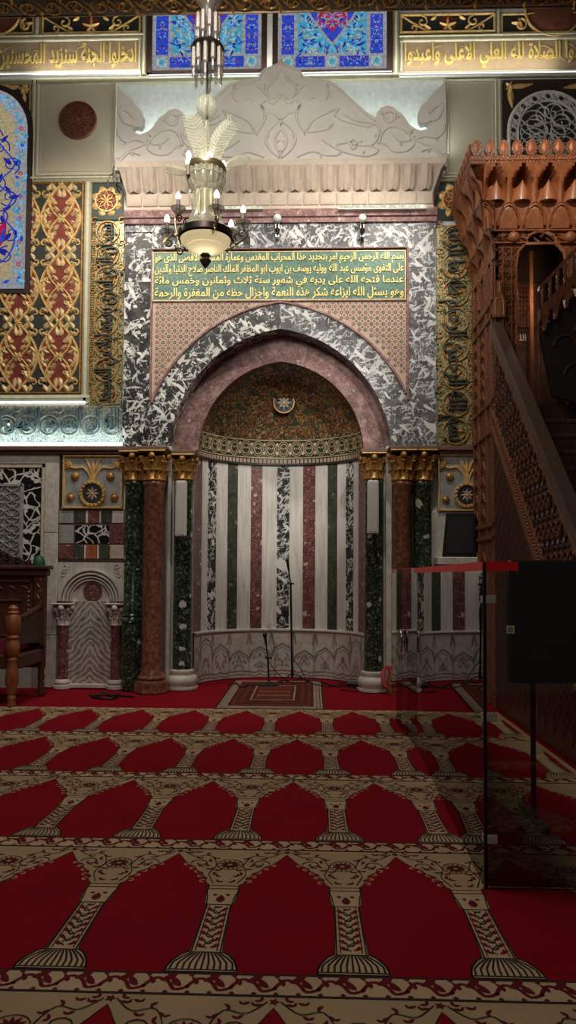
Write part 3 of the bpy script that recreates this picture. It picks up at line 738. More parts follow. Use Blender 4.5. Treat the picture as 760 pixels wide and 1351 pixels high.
def arched_window():
    Y = WY-.06; cx = PX(-14, 250, Y); xr = PX(36, 200, Y); r = xr-cx; zb = PZ(0, 381, Y); zs = PZ(30, 172, Y)
    t = thing('window_3', (cx, WY, zb), None, None); struct(t)
    out = lambda k: [(cx+k, zb)]+[(cx+k*cos(PI*i/24), zs+k*1.12*sin(PI*i/24)) for i in range(25)]+[(cx-k, zb)]
    m = M1('dark_frame'); o = Orn(m, Mw(WY)); o.solid([(x, z-(.06 if z < zb+.01 else 0)) for x, z in out(r+.075)], 0, .06); m.build('window_frame', t)
    m = M1('glass_white'); o = Orn(m, Mw(Y-.004)); o.solid(out(r), 0, .012); rnd = random.Random(3)
    m.mat('glass_amber'); o.poly([(x, z+(.12 if z < zb+.01 else 0)) for x, z in out(r*.66)], .014)
    m.mat('glass_sky')
    n = 9
    for s in (1, -1):
        for i in range(7):
            z = zb+.18+i*(zs-zb)/7
            for k in range(9):
                m.mat(rnd.choice(['glass_sky', 'glass_teal', 'glass_teal', 'glass_sky', 'glass_amber', 'glass_blue'])); o.leaf((cx+s*(r*.84+rnd.uniform(-.03, .03)), z+rnd.uniform(-.10, .10)), rnd.uniform(0, 6), .09, .05, .02, .013)
            m.mat('glass_violet' if i % 2 else 'glass_red'); o.ring((cx+s*r*.84, z+.15), .022, .016, .02, .012, n=10)
    for i in range(1, 16):
        a = PI*i/16
        for k in range(6):
            m.mat(rnd.choice(['glass_sky', 'glass_teal', 'glass_white'])); o.leaf((cx+r*.84*cos(a)+rnd.uniform(-.03, .03), zs+r*.94*sin(a)+rnd.uniform(-.03, .03)), rnd.uniform(0, 6), .07, .035, .02, .013)
    for s in (1, -1):
        m.mat('glass_blue')
        pts = [(.02, .25), (.25, .45), (.32, .75), (.18, 1.0), (.28, 1.25), (.12, 1.45), (.3, 1.7), (.15, 1.95), (.05, 2.1)]
        o.ridge(spline([(cx+s*x*1.15, zb+z*1.0) for x, z in pts], 8), .024, .022, .013)
        m.mat('glass_navy')
        for x, z in pts[1:]:
            o.spiral((cx+s*(x*1.0), zb+z), .13, .03, z*3, s*1.2, .020, .02, .013); o.leaf((cx+s*x*1.1, zb+z+.06), z*7, .13, .06, .022, .014, curl=-.2); o.leaf((cx+s*x, zb+z), z*5, .15, .07, .024, .014, curl=.2)
        m.mat('glass_red'); o.leaf((cx+s*.12, zb+.55), PI/2-s*.3, .4, .16, .026, .014); m.mat('glass_blue'); o.leaf((cx+s*.16, zb+.6), PI/2-s*.3, .25, .08, .028, .02)
    m.mat('glass_blue')
    for k in range(5): o.leaf((cx+rnd.uniform(-.4, .4), zb+.07), rnd.uniform(0, 3), .1, .05, .02, .014)
    m.build('stained_glass', t)
    m = M1('dark_ground'); a, b, c, e = R(-75, 106, 40.5, 190, WY-.02); m.box(a, WY-.02, b, c, WY, e)
    m.mat('gold'); o = Orn(m, Mw(WY-.02)); c_ = (c-.09, e-.13); o.petals(c_, 0, .08, 6, .06, .035); o.leaf((c_[0], c_[1]-.06), -PI/2-.1, .32, .08, .03, curl=-.12); o.leaf((c_[0]-.06, c_[1]+.03), PI, .36, .08, .03, curl=.2); o.frame(a, b, c, e, .02, .02)
    o.leaf((c_[0]+.03, c_[1]-.22), -PI/2, .22, .05, .03, curl=.1); o.leaf((c_[0]-.2, c_[1]+.05), PI, .25, .06, .03, curl=.1)
    m.build('corner_ornament', t, 40)
arched_window()
# ------------------------------------------------------------------ the prayer niche
RY = .30                                     # the pink ring stands back in the outer arch
CX = PX(369.5, 520, 0)
ZS = PZ(369, 600, 0)
zTop = PZ(369, 292, 0)
xs0, xs1, xs2, xs3 = PX(163.5, 440, 0), PX(199.5, 440, 0), PX(538, 440, 0), PX(575, 440, 0)
nich = thing('prayer_niche', (CX, .1, 0), 'tall arched prayer niche with striped marble back and black and white veined surround', 'niche')
zb = PZ(369, 592, 0)
# veined border, each slab an island
m = M1('bw_marble')
g_ = .002
zt2 = PZ(369, 328, 0)
def slabs(x0, x1, ys, px):
    zz = [PZ(px, y, 0) for y in ys]
    for k, (a, b) in enumerate(zip(zz, zz[1:])): m.box(x0, 0, b+g_, x1, RY, a-g_)
slabs(xs0, xs1, (306, 372, 452, 528, 592), 180)
m.mat('bw_marble_grey'); slabs(xs2, xs3, (292, 352, 420, 500, 592), 556)
xx = [xs0]+[PX(p, 310, 0) for p in (245, 330, 405, 480)]+[xs2]
for k, (a, b) in enumerate(zip(xx, xx[1:])):
    m.mat('bw_marble_grey' if k != 1 else 'bw_marble'); m.box(a+g_, 0, (PZ(369, 306, 0) if k == 0 else zt2)+g_, b-g_, RY, zTop)
m.mat('bw_marble'); m.box(xs1, .0, zt2, xx[1], RY, PZ(369, 306, 0))
m.build('veined_border', nich)
# voussoirs of the outer arch
outer = arch(CX, (186)/100.9, ZS-.05, PZ(369, 399, 0), 24); inner = arch(CX, 148/100.9, ZS, PZ(369, 434, 0), 24)
inner[0] = (inner[0][0], zb); inner[-1] = (inner[-1][0], zb); outer[0] = (outer[0][0], zb); outer[-1] = (outer[-1][0], zb)
m = MB(); n = len(outer)-1
cuts = [0, 6, 11, 16, 20, 24, 28, 32, 37, 42, 48]
for k, (a, b) in enumerate(zip(cuts, cuts[1:])):
    m.mat('bw_marble_grey' if k < 5 else 'bw_marble'); Yf = -.008
    fr = [m.vert((x, Yf, z)) for x, z in outer[a:b+1]]; bk = [m.vert((x, Yf, z)) for x, z in inner[a:b+1]]
    so = [m.vert((x, RY, z)) for x, z in inner[a:b+1]]; ob = [m.vert((x, .05, z)) for x, z in outer[a:b+1]]
    for i in range(b-a):
        m.face((fr[i], bk[i], bk[i+1], fr[i+1])); m.face((bk[i], so[i], so[i+1], bk[i+1])); m.face((fr[i+1], ob[i+1], ob[i], fr[i]))
m.build('outer_arch', nich)
# spandrels with star inlay
m = M1('inlay_cream'); zt = PZ(369, 397, 0)
sel = [(x, z) for x, z in outer]
for (x0, z0), (x1, z1) in zip(sel, sel[1:]):
    a0, a1 = max(min(x0, xs2), xs1), max(min(x1, xs2), xs1)
    if abs(a0-a1) > 1e-5: m.poly([(a0, .0, z0), (a1, .0, z1), (a1, .0, zt), (a0, .0, zt)])
o = Orn(m, Mw(.0)); st = .079
def zarc(x):
    for (x0, z0), (x1, z1) in zip(sel, sel[1:]):
        if min(x0, x1) <= x <= max(x0, x1) and abs(x0-x1) > 1e-6: return z0+(z1-z0)*(x-x0)/(x1-x0)
    return 0
i0 = int((xs2-xs1)/st)
for i in range(i0):
    for j in range(18):
        x, z = xs1+.04+(i+.5)*st, zt-.04-(j+.5)*st
        if z < max(zarc(x-st/2), zarc(x+st/2), zarc(x))+.02: continue
        k = (i+j) % 2
        m.mat('inlay_dark' if k else 'inlay_red'); o.star((x, z), st*.38, st*.22, 8, .003, 0)
        m.mat('inlay_cream'); o.star((x, z), st*.15, st*.08, 4, .004)
        m.mat('inlay_red' if k else 'inlay_dark'); o.star((x+st/2, z+st/2), st*.30, st*.10, 4, .003, PI/4)
        for q in ((st*.5, 0), (0, st*.5)): m.mat('inlay_dark'); o.disc((x+q[0], z+q[1]), st*.07, .003, 6)
m.build('star_inlay', nich)
m = M1('pink_marble'); o = Orn(m, Mw(-.002))
for x in (xs1, xs2): o.ridge([(x, PZ(369, 528, 0)), (x, zt2)], .035, .022)
o.ridge([(xs1, zt2), (xs2, zt2)], .03, .02); o.ridge([(xs1, zt), (xs2, zt)], .035, .02)
o.ridge([(x, z) for x, z in outer if xs1-.02 <= x <= xs2+.02], .05, .03)
m.build('red_fillet', nich, 40)
# pink inner arch
pk_o = arch(CX, 153/100.9, ZS, PZ(369, 432, RY), 24); pk_i = arch(CX, 110/97.9, PZ(369, 597, RY), PZ(369, 477, RY), 24)
zj = PZ(369, 594, RY)
m = M1('pink_marble'); pk_i[0] = (pk_i[0][0], zj); pk_i[-1] = (pk_i[-1][0], zj); pk_o[0] = (pk_o[0][0], zj); pk_o[-1] = (pk_o[-1][0], zj)
cuts = [0, 8, 15, 20, 28, 34, 41, 48]
for a, b in zip(cuts, cuts[1:]):
    fr = [m.vert((x, RY, z)) for x, z in pk_o[a:b+1]]; bk = [m.vert((x, RY, z)) for x, z in pk_i[a:b+1]]; so = [m.vert((x, RY+.08, z)) for x, z in pk_i[a:b+1]]
    for i in range(b-a): m.face((fr[i], bk[i], bk[i+1], fr[i+1])); m.face((bk[i], so[i], so[i+1], bk[i+1]))
m.build('inner_arch', nich)
# niche shell
NA, NB, NY = 1.185, .98, RY+.07
NCX = CX+.0
def nz(px, py): return H-(py-759)*(D+NY+NB)/FPX
zA, zB, zC, zD = .0, nz(0, 829.5), nz(0, 613), nz(0, 605)
zE = nz(0, 581); zApex = PZ(369, 470, NY)+.02
def sc(z):
    "relative half width of the dome at height z"
    z0 = zD+.02
    if z <= z0: return 1.0
    h = zApex-z0; c = (h*h-NA*NA)/(2*NA); Rr = NA+c; d = min(z-z0, h)
    return max(.0, (math.sqrt(max(0, Rr*Rr-d*d))-c)/NA)
def Nm(off=0.0):
    def M(u, v, h):
        s = sc(v); k = max(0, s-(h+off)/NA)
        return (NCX-NA*k*cos(u), NY+(NB*s-(h+off))*sin(u) if s > .05 else NY+NB*s*sin(u), v)
    return M
N0 = Nm()
# photo x of the stripe joints -> angle on the ellipse
def ang(px):
    best = (1e9, 0)
    for i in range(1, 400):
        u = PI*i/400; p = N0(u, 1.9, 0); d = abs(proj(*p)[0]-px)
        if d < best[0]: best = (d, u)
    return best[1]
edges = [250.5, 266, 274, 285, 299.6, 313, 330.5, 346, 365, 382, 399.7, 416, 432, 445, 456.6, 466.4, 473, 483.5]
kinds = ['red_marble', 'white_stripe', 'bw_marble', 'white_stripe', 'green_stripe', 'white_stripe', 'red_marble', 'white_stripe', 'bw_marble', 'white_stripe', 'red_marble', 'white_stripe', 'green_stripe', 'white_stripe', 'bw_marble', 'white_stripe', 'red_marble']
us = [0.0]+[ang(e) for e in edges[1:-1]]+[PI]
m = MB()
for k, mt in enumerate(kinds):
    m.mat(mt); a, b = us[k], us[k+1]
    nseg = 4; br = [zB, zB+(zC-zB)*(.58+.1*sin(k*2.1)), zC] if mt != 'white_stripe' or k % 2 else [zB, zC-.35, zC]
    for z0, z1 in zip(br, br[1:]):
        m.grid([[N0(a+(b-a)*i/nseg, z, 0) for i in range(nseg+1)] for z in (z0, z1)])
m.build('marble_stripe', nich, 30).name = 'marble_stripes'
m = M1('dado_marble'); npan = 11
for k in range(npan):
    a, b = PI*k/npan, PI*(k+1)/npan
    m.grid([[N0(a+(b-a)*i/4, z, .02) for i in range(5)] for z in (0, zB-.02)])
m.mat('white_stripe'); m.grid([[N0(PI*i/44, z, h) for i in range(45)] for z, h in ((zB-.03, .02), (zB-.02, .045), (zB, .045), (zB+.008, .0))])
o = Orn(m, lambda u, v, h: N0(u, v, .02+h)); m.mat('vein_grey')
for k in range(npan+1):
    u = PI*k/npan
    o.ridge([(u, .0), (u, zB-.03)], .008, .0015, flat=True)
    if k < npan:
        c = PI*(k+.5)/npan; w = PI/npan*.5; up = .05*((k*7) % 3-1) if 1 < k < npan-2 else (.16 if k in (1, npan-2) else .05)
        for zz, ww in ((.39+up, .026), (.345+up*.9, .012)):
            o.ridge(spline([(c-w, zz-.12-up*.6), (c-w*.75, zz-.02), (c-w*.3, zz+.02), (c, zz+.05), (c+w*.3, zz+.02), (c+w*.75, zz-.02), (c+w, zz-.12-up*.6)], 4), ww, .0016, flat=True)
        rq = random.Random(k)
        for q in range(9):
            x_, z_q = rq.uniform(.05, .75)*w, rq.uniform(.10, .30)
            for s in (1, -1): o.leaf((c+s*x_, z_q), PI/2+s*.5, .06+.03*(q % 2), .02, .0018, .001)
        for s in (1, -1):
            for q in range(3): o.leaf((c+s*w*(.98-.06*q), zB-.06-.05*q), -PI/2-s*.2, .08, .026, .0018, .001)
            o.ridge(spline([(c+s*w, .09), (c+s*w*.5, .07+.02*(k % 2)), (c, .10)], 3), .022, .0016, flat=True)
            o.ridge(spline([(c+s*w, .04), (c+s*w*.5, .02+.02*(k % 2)), (c, .05)], 3), .016, .0016, flat=True)
m.build('veined_dado', nich, 30)
# jambs between the niche shell and the wall plane
for s in (-1, 1):
    m = M1('white_marble'); xn = NCX+s*NA; xw = NCX+s*(PX(506, 750, .1)-NCX) if s > 0 else XL
    m.box(xn, NY-.02, 0, xw+s*.05, NY+.10, zj)
    m.box(xn+s*.28, -.03, 0, xw+s*.02, NY, zj)
    m.build('jamb', nich)
# chequer strip, roundel band, half dome
m = M1('mosaic_dark'); m.grid([[N0(PI*i/60, z, h) for i in range(61)] for z, h in ((zC-.015, .0), (zC-.01, .035), (zD, .035), (zD+.01, .01))])
o = Orn(m, Nm(.036)); nck = 58
for i in range(nck):
    m.mat('inlay_cream'); a, b = PI*(i+.12)/nck, PI*(i+.80)/nck
    q = (zD-zC)
    o.poly([(a, zC+q*.2), (b, zC+q*.2), (b, zC+q*.85), (a, zC+q*.85)], .002)
m.build('chequer_strip', nich)
m = M1('mosaic_green'); zz = [zD+.01+(zE-zD)*k/4 for k in range(5)]
m.grid([[N0(PI*i/60, z, .004) for i in range(61)] for z in zz])
o = Orn(m, Nm(.006)); nr = 19; zr = (zD+zE)/2+.01; rz = (zE-zD)*.40
for i in range(nr):
    u = PI*(i+.5)/nr; ru = PI/nr*.43
    rr = lambda k: [(u+ru*k*cos(2*PI*t/18), zr+rz*k*sin(2*PI*t/18)) for t in range(18)]
    m.mat('black_green'); o.poly(rr(1), .001)
    m.mat('mosaic_green'); o.poly(rr(.62), .004)
    m.mat('inlay_cream'); o.ridge(rr(1.0), .012, .004, closed=True, flat=True); m.mat('pale_gold'); o.ridge(rr(.70), .010, .005, closed=True, flat=True)
    for s in (1, -1): o.spiral((u+s*ru*.25, zr+rz*.12), ru*.26, .004, PI/2*(1+s), s*.9, .010, .006, n=9, flat=True)
    m.mat('black_green'); o.star((u, zr-rz*.12), rz*.26, rz*.1, 3, .006, -PI/2)
    m.mat('pale_gold')
    for q in (.82, -.82): o.leaf((u+PI/nr*.5, zr+q*rz), -PI/2 if q > 0 else PI/2, rz*.5, PI/nr*.22, .005, .003)
m.mat('pale_gold')
for z in (zD+.012, zE): o.ridge([(PI*i/60, z) for i in range(61)], .014, .006, flat=True)
m.build('roundel_band', nich)
m = M1('mosaic_dome'); nz_ = 26
lev = [zE+(zApex-.002-zE)*math.sin(PI/2*k/nz_) for k in range(nz_+1)]
m.grid([[N0(PI*i/60, z, 0) for i in range(61)] for z in lev])
m.build('half_dome', nich, 60)
m = M1('pale_gold'); o = Orn(m, Nm(.002)); rnd = random.Random(11)
for row in range(5):
    z0 = zE+.12+row*.19
    if z0 > zApex-.15: break
    nn = max(4, int(15*sc(z0)))
    for i in range(nn):
        u = PI*(i+.5+.5*(row % 2)*0)/nn; au = PI/nn*.42; s = 1 if (i+row) % 2 else -1
        m.mat('old_gold')
        o.ridge([(u+s*au*(1-.05*k)*cos(k*.62), z0+.095*(1-.05*k)*sin(k*.62)) for k in range(17)], .010, .006, flat=True)
        m.mat('inlay_red' if (i+row) % 3 == 0 else 'old_gold'); o.leaf((u, z0), s*1.2, au*.5, .05, .007, .003)
        m.mat('inlay_cream')
        if i % 3 == 0: o.star((u+au, z0+.08), .014, .008, 4, .006)
m.build('scroll_mosaic', nich)
# star boss in the half dome
bz = nz(0, 533)-.02; ub = ang(370)
bx, bz = CX+.01, PZ(370, 533, NY+.80)
m = M1('dark_frame'); Yb = NY+.72
def Mb(u, v, h): return (bx+u, Yb-h, bz+v)
o = Orn(m, Mb); o.solid([(.155*cos(2*PI*i/28), .155*sin(2*PI*i/28)) for i in range(28)], -.30, 0)
m.mat('old_gold'); o.ring((0, 0), .15, .012, .006, flat=True); m.mat('inlay_cream'); m.mat('cream_marble'); o.petals((0, 0), .025, .10, 8, .034, .010, .002); m.mat('pale_gold'); o.dome((0, 0), .03, .02, .004)
m.mat('black_green'); o.petals((0, 0), .07, .125, 8, .022, .012, .002, PI/8)
m.build('star_boss', nich, 30)
# ------------------------------------------------------------------ inscription over the niche
a, b, c, e = R(201, 331, 536, 396.5, -.02)
t = thing('inscription_panel', ((a+c)/2, 0, b), 'wide green mosaic panel with four lines of gold Arabic writing above the niche arch', 'inscription')
m = M1('mosaic_teal'); m.box(a, -.018, b, c, .01, e, .003); m.build('mosaic_ground', t)
m = M1('pale_gold'); o = Orn(m, Mw(-.018)); o.frame(a, b, c, e, .018, .008); m.build('frame', t, 30)
lines = ['بسم الله الرحمن الرحيم امر بتجديد هذا المحراب المقدس وعمارة المسجد الاقصى الذي هو', 'على التقوى مؤسس عبد الله ووليه يوسف بن ايوب ابو المظفر الملك الناصر صلاح الدنيا والدين', 'عندما فتحه الله على يديه في شهور سنة ثلاث وثمانين وخمس مائة', 'وهو يسئل الله ايزاعه شكر هذه النعمة واجزال حظه من المغفرة والرحمة']
hh = (e-b-.05)/4
for k, tx in enumerate(lines):
    m = M1('letter_gold'); o = Orn(m, Mw(-.018)); z1 = e-.025-k*hh
    o.text(tx, a+.035, z1-hh*1.02, c-.035, z1+.0, .010, .001, .012); m.build('lettering', t)
# ------------------------------------------------------------------ cornice, crest
Yc = -.12
a, b, c, e = R(165, 275, 575, 292, -.06)
t = thing('red_marble_moulding', ((a+c)/2, 0, b), 'long red marble moulding running under the white leaf cornice', 'moulding')
m = M1('pink_marble'); h_ = (e-b)
m.grid([[(x, y, z) for x in [a-.02+(c-a+.04)*i/6 for i in range(7)]] for y, z in ((.05, b), (-.03, b), (-.035, b+h_*.35), (-.06, b+h_*.40), (-.075, b+h_*.8), (-.06, e), (.05, e))])
m.build('moulding', t, 30)
for px in (366, 478):
    x, z = P(px, 291, -.1); m = M1('chrome'); m.box(x-.03, -.09, z-.22, x+.03, .0, z+.03, .006); m.mat('pale_plaster'); m.ball((x, -.12, z+.02), .055, n=12); m.mat('dark_metal'); m.tube([(x, -.09, z-.05), (x, -.16, z-.10), (x, -.14, z-.18)], .014, 6); m.ball((x, -.12, z-.14), .035, n=8, m=6)
    tag(m.build('spot_fitting'), 'small metal light fitting on the red moulding, %s' % ('above the middle of the arch' if px < 400 else 'above the right half of the green inscription'), 'light fitting', 'fittings on the red moulding')
zb0, zc1 = PZ(369, 275, Yc), PZ(369, 215, Yc)
a0, a1 = PX(165, 245, Yc), PX(573, 245, Yc); b0, b1 = PX(155, 215, Yc), PX(588, 215, Yc)
t = thing('leaf_cornice', ((a0+a1)/2, 0, zb0), 'pale stone cornice carved with a row of upright leaves under the white crest', 'cornice')
m = M1('cornice_stone'); hc = zc1-zb0
prof = ((.05, zb0, 0), (-.06, zb0, 0), (-.065, zb0+hc*.10, 0), (-.04, zb0+hc*.12, 0), (-.045, zb0+hc*.42, 0), (-.09, zb0+hc*.55, .2), (-.16, zb0+hc*.82, .6), (-.20, zb0+hc*.88, .9), (-.21, zc1, 1.0), (.05, zc1, 1.0))
m.grid([[(a0+(b0-a0)*k, y, z), (a1+(b1-a1)*k, y, z)] for y, z, k in prof])
for s in (0, 1): m.poly([((a0, a1)[s]+((b0-a0, b1-a1)[s])*k, y, z) for y, z, k in prof])
m.build('body', t, 25)
nl = 19; pit = (a1-a0)/nl
mk = []
for i in range(nl):
    m = M1('cornice_stone'); cx = a0+(i+.5)*pit; z0 = zb0+hc*.40; z1 = zb0+hc*.84
    rows = []
    for k in range(7):
        v = k/6; z = z0+(z1-z0)*v; w = pit*.47*min(1, (.55+.9*math.sqrt(v)))*(1 if v < .85 else 1)
        bul = .05+.075*math.sin(PI*min(1, (v+.05)*.55))+.05*v
        rows.append([(cx+w*u, -.03-(.045*v)-bul*math.sqrt(max(0, 1-(u*.92)**2))-(.022 if abs(u) < .01 else 0)-(.012 if abs(abs(u)-.55) < .02 else 0), z+.02*(1-abs(u))*(1-v)-.0) for u in (-1, -.8, -.55, -.28, 0, .28, .55, .8, 1)])
    m.grid(rows)
    m.box(cx-pit*.46, -.062, zb0+hc*.13, cx+pit*.46, -.03, zb0+hc*.40, .008)
    m.build('leaf', t, 50)
for (u0, v0, u1, v1), w_ in (((235, 272.2, 345, 274.6), 'left of the centre'), ((448, 270, 562, 274), 'right of the centre')):
    p0, q0, p1, q1 = R(u0, v0, u1, v1, -.13); m = M1('led_soft'); m.box(p0, -.13, q0, p1, -.10, q1); m.mat('paint_white'); m.box(p0-.02, -.125, q0-.012, p1+.02, -.06, q0)
    tag(m.build('light_strip'), 'slim light strip lying on the red moulding below the leaf cornice, '+w_, 'light')
# crest: outline traced on its own plane, real thickness
Yk = -.16
half = [(371, 75), (374, 82), (383, 86), (392, 89), (398, 94), (399, 100), (412, 103), (425, 104.5), (437, 107), (450, 117), (463, 129), (475, 140), (487, 150), (496, 154.5), (497, 148), (503, 142), (511, 139), (519, 141), (525, 147), (530, 149), (535, 156), (540, 164), (547, 169), (556, 172), (563, 170), (567, 165), (563, 161.5), (556, 163), (552.5, 158), (552, 148), (556, 139), (563, 134), (568, 126), (577, 118), (584, 111), (588, 104)]
cz = lambda x, y: P(x, y, Yk)
right = [cz(x, y) for x, y in half]
xm = right[0][0]
base_z = PZ(369, 222, Yk)
xr_ = PX(589.5, 200, Yk); xl_ = PX(152, 200, Yk)
kx = (xm-xl_)/(xr_-xm)
left = [(xm-(x-xm)*kx, z) for x, z in right]
outl = right+[(xr_, base_z)]+[(xl_, base_z)]+list(reversed(left))[:-1]
t = thing('marble_crest', (xm, Yk, base_z), 'large white carved stone crest with scrolled shoulders crowning the niche', 'crest')
m = M1('crest_stone'); o = Orn(m, Mw(Yk)); o.solid(outl, -.10, 0); m.build('slab', t)
m = M1('crest_stone'); o = Orn(m, Mw(Yk))
def inset(pts, d):
    r = []
    for i, p in enumerate(pts):
        a, b = pts[max(i-1, 0)], pts[min(i+1, len(pts)-1)]; tx, ty = b[0]-a[0], b[1]-a[1]; L = math.hypot(tx, ty) or 1
        r.append((p[0]+ty/L*d, p[1]-tx/L*d))
    return r
o.ridge(spline([(x-.0, z-.05) for x, z in right[:14]], 3), .03, .018)
o.ridge(spline([(x, z-.05) for x, z in left[:14]], 3), .03, .018)
o.ridge([(xl_+.03, base_z+.04), (xr_-.03, base_z+.04)], .05, .03); o.ridge([(xl_+.03, base_z+.11), (xr_-.03, base_z+.11)], .025, .02)
def cp(x, y): return P(x, y, Yk)
strokes = [[(372, 95), (381, 108), (390, 118), (384, 130), (372, 126)], [(372, 128), (381, 137), (389, 132), (396, 138), (389, 148), (380, 150), (372, 158)],
 [(372, 160), (384, 170), (390, 184), (384, 197), (372, 208)], [(372, 172), (378, 182), (376, 194), (372, 200)], [(390, 125), (404, 112), (425, 112), (433, 122), (428, 132), (416, 130)],
 [(396, 140), (391, 152), (396, 166), (404, 174), (420, 173), (434, 170)], [(404, 174), (412, 160), (430, 150), (446, 143), (442, 152), (455, 160), (470, 164), (486, 168)],
 [(425, 184), (440, 194), (462, 203), (485, 206), (498, 200), (494, 194)], [(392, 207), (412, 200), (430, 205), (445, 205)], [(452, 150), (470, 160), (492, 163), (500, 172), (492, 190), (470, 192), (462, 188), (448, 190)],
 [(462, 190), (466, 184), (471, 190), (466, 197), (462, 190)], [(500, 190), (504, 176), (514, 168), (528, 169), (540, 178), (546, 190), (536, 199), (520, 200), (510, 192)], [(518, 178), (528, 186), (540, 186)],
 [(546, 184), (560, 190), (575, 196), (584, 204)], [(548, 184), (562, 180), (576, 182), (586, 172)], [(508, 150), (515, 147), (521, 152), (518, 160), (510, 161), (507, 154)], [(556, 200), (570, 196), (583, 208)], [(566, 150), (576, 140), (584, 142), (578, 156), (568, 160)]]
for s_ in strokes:
    pts = spline([cp(*p) for p in s_], 5)
    for s in (1, -1):
        pp = [(xm+s*(x-xm)*(1 if s > 0 else kx), z) for x, z in pts]
        o.ridge(pp, .040, .024); e_ = pp[-1]; d_ = math.atan2(pp[-1][1]-pp[-3][1], pp[-1][0]-pp[-3][0]); o.leaf(e_, d_+.6*s, .09, .06, .024); o.leaf(pp[len(pp)//2], d_-1.5*s, .08, .045, .022)
m.build('carved_scrolls', t, 40)
m = M1('led_glow'); a, b, c, e = R(172, 196, 570, 200, -.02); m.box(a, -.045, b, c, -.02, e)
tag(m.build('light_strip'), 'hidden light strip on the cornice glowing on the wall behind the white crest', 'light')
# ------------------------------------------------------------------ columns
def leafcap(m, x, y, r0, r1, z0, z1, mt, n=8, phase=0.0):
    "gilded leaf capital: bell, two rows of curling leaves, corner volutes, abacus"
    h = z1-z0; m.mat(mt)
    m.lathe(x, y, [(r0*1.12, z0), (r0*1.2, z0+h*.04), (r0*1.05, z0+h*.08), (r0*.98, z0+h*.3), (r0*1.05, z0+h*.6), (r1*.88, z0+h*.85)], 20)
    for row, (za, zb_, rb, n_, ph) in enumerate(((z0+h*.07, z0+h*.50, 1.0, n, 0), (z0+h*.36, z0+h*.80, 1.06, n, PI/n))):
        for i in range(n_):
            a = phase+ph+2*PI*i/n_; wid = r0*.50; rows = []
            for k in range(6):
                v = k/5; rr = r0*rb*1.04+(r0*.50)*v**2.2; z = za+(zb_-za)*(v if v < .8 else .8+.1*(v-.8)-(.6*(v-.8)))
                ww = wid*(.9 if v < .5 else .9-.9*(v-.5)**1.5)*(1+.18*(k % 2))
                rows.append([(x+(rr+q)*cos(a)-t*ww*sin(a), y+(rr+q)*sin(a)+t*ww*cos(a), z) for t, q in ((-.5, -.012), (-.25, .008), (0, .016), (.25, .008), (.5, -.012))])
            m.grid(rows)
    for i in range(4):
        a = PI/4+PI/2*i; c = (x+r1*1.08*cos(a), y+r1*1.08*sin(a)); 
        pts = [(c[0]+.06*h*math.cos(q)*cos(a)*(1-.09*k), c[1]+.06*h*math.cos(q)*sin(a)*(1-.09*k), z0+h*.80+.09*h*math.sin(q)*(1-.09*k)) for k, q in enumerate([PI*.5-.7*kk for kk in range(9)])]
        m.tube([(x+r0*1.1*cos(a), y+r0*1.1*sin(a), z0+h*.5)]+pts, .020, 5)
        b = a+PI/4; m.ball((x+r1*.98*cos(b), y+r1*.98*sin(b), z0+h*.88), .045, n=8, m=6); m.ball((x+r1*.80*cos(b), y+r1*.80*sin(b), z0+h*.70), .035, n=8, m=6)
def abacus(m, x0, x1, y0, y1, z0, z1, mt):
    m.mat(mt); h = z1-z0; m.box(x0+.03, y0+.03, z0, x1-.03, y1, z0+h*.45, .006); m.box(x0, y0, z0+h*.40, x1, y1, z1, .008)
def column(name, px, Y, r, ytop, ycapb, mt, label, basekind, cap_r, capped=True, joint=None, ab=None):
    x = PX(px, 760, Y); zt_, zc_ = PZ(px, ytop, Y-.05), PZ(px, ycapb, Y-r)
    t = thing(name, (x, Y, 0), label, 'column', 'columns beside the niche')
    m = M1(mt); z0 = .20 if basekind != 'none' else .0
    prof = [(r*1.12, z0), (r*1.12, z0+.03), (r*1.02, z0+.05), (r, z0+.10), (r*.97, zc_-.07), (r*1.08, zc_-.05), (r*1.08, zc_-.02), (r, zc_-.0)]
    if joint:
        zj_ = PZ(px, joint, Y-r); prof = [(r*1.14, .0), (r*1.14, zj_-.10), (r*1.22, zj_-.09), (r*1.22, zj_-.05), (r*1.12, zj_-.03), (r*1.16, zj_), (r, zj_+.03), (r*.97, zc_-.07), (r*1.08, zc_-.05), (r*1.08, zc_-.02), (r, zc_)]
    m.lathe(x, Y, prof, 28); m.build('shaft', t, 40)
    if basekind == 'octagon':
        m = M1('granite'); rb = r*1.62
        pts = [(x+rb*cos(PI/8+PI/4*i), Y+rb*sin(PI/8+PI/4*i)) for i in range(8)]
        m.prism(pts, lambda u, v, h: (u, v, h), 0, .12); m.lathe(x, Y, [(r*1.5, .12), (r*1.5, .135), (r*1.25, .15), (r*1.35, .18), (r*1.30, .20), (r*1.1, .215)], 24); m.build('base', t, 30)
    elif basekind == 'bulb':
        m = M1('white_marble'); m.lathe(x, Y, [(r*1.75, .0), (r*1.75, .03), (r*1.45, .035), (r*1.65, .07), (r*1.72, .12), (r*1.55, .17), (r*1.22, .185), (r*1.25, .20), (r*1.35, .225), (r*1.30, .245), (r*1.08, .255)], 28); m.build('base', t, 50)
    if capped:
        m = MB(); leafcap(m, x, Y, r*.98, cap_r, zc_, zt_-.07, 'old_gold', 8, PI/8)
        m.build('capital', t, 50)
        m = MB(); abacus(m, x-cap_r-.02, x+cap_r+.02, Y-cap_r-.02, Y+.14, zt_-.075, zt_, 'ledge_stone'); m.mat('gold'); m.box(x-cap_r, Y-cap_r-.026, zt_-.065, x+cap_r, Y-cap_r, zt_-.045, .004); m.build('abacus', t)
    return t
column('column', 176, -.02, .125, 592, 634, 'green_marble', 'dark green spotted column with gilded capital at the far left, touching the gold relief', 'none', .17, joint=812)
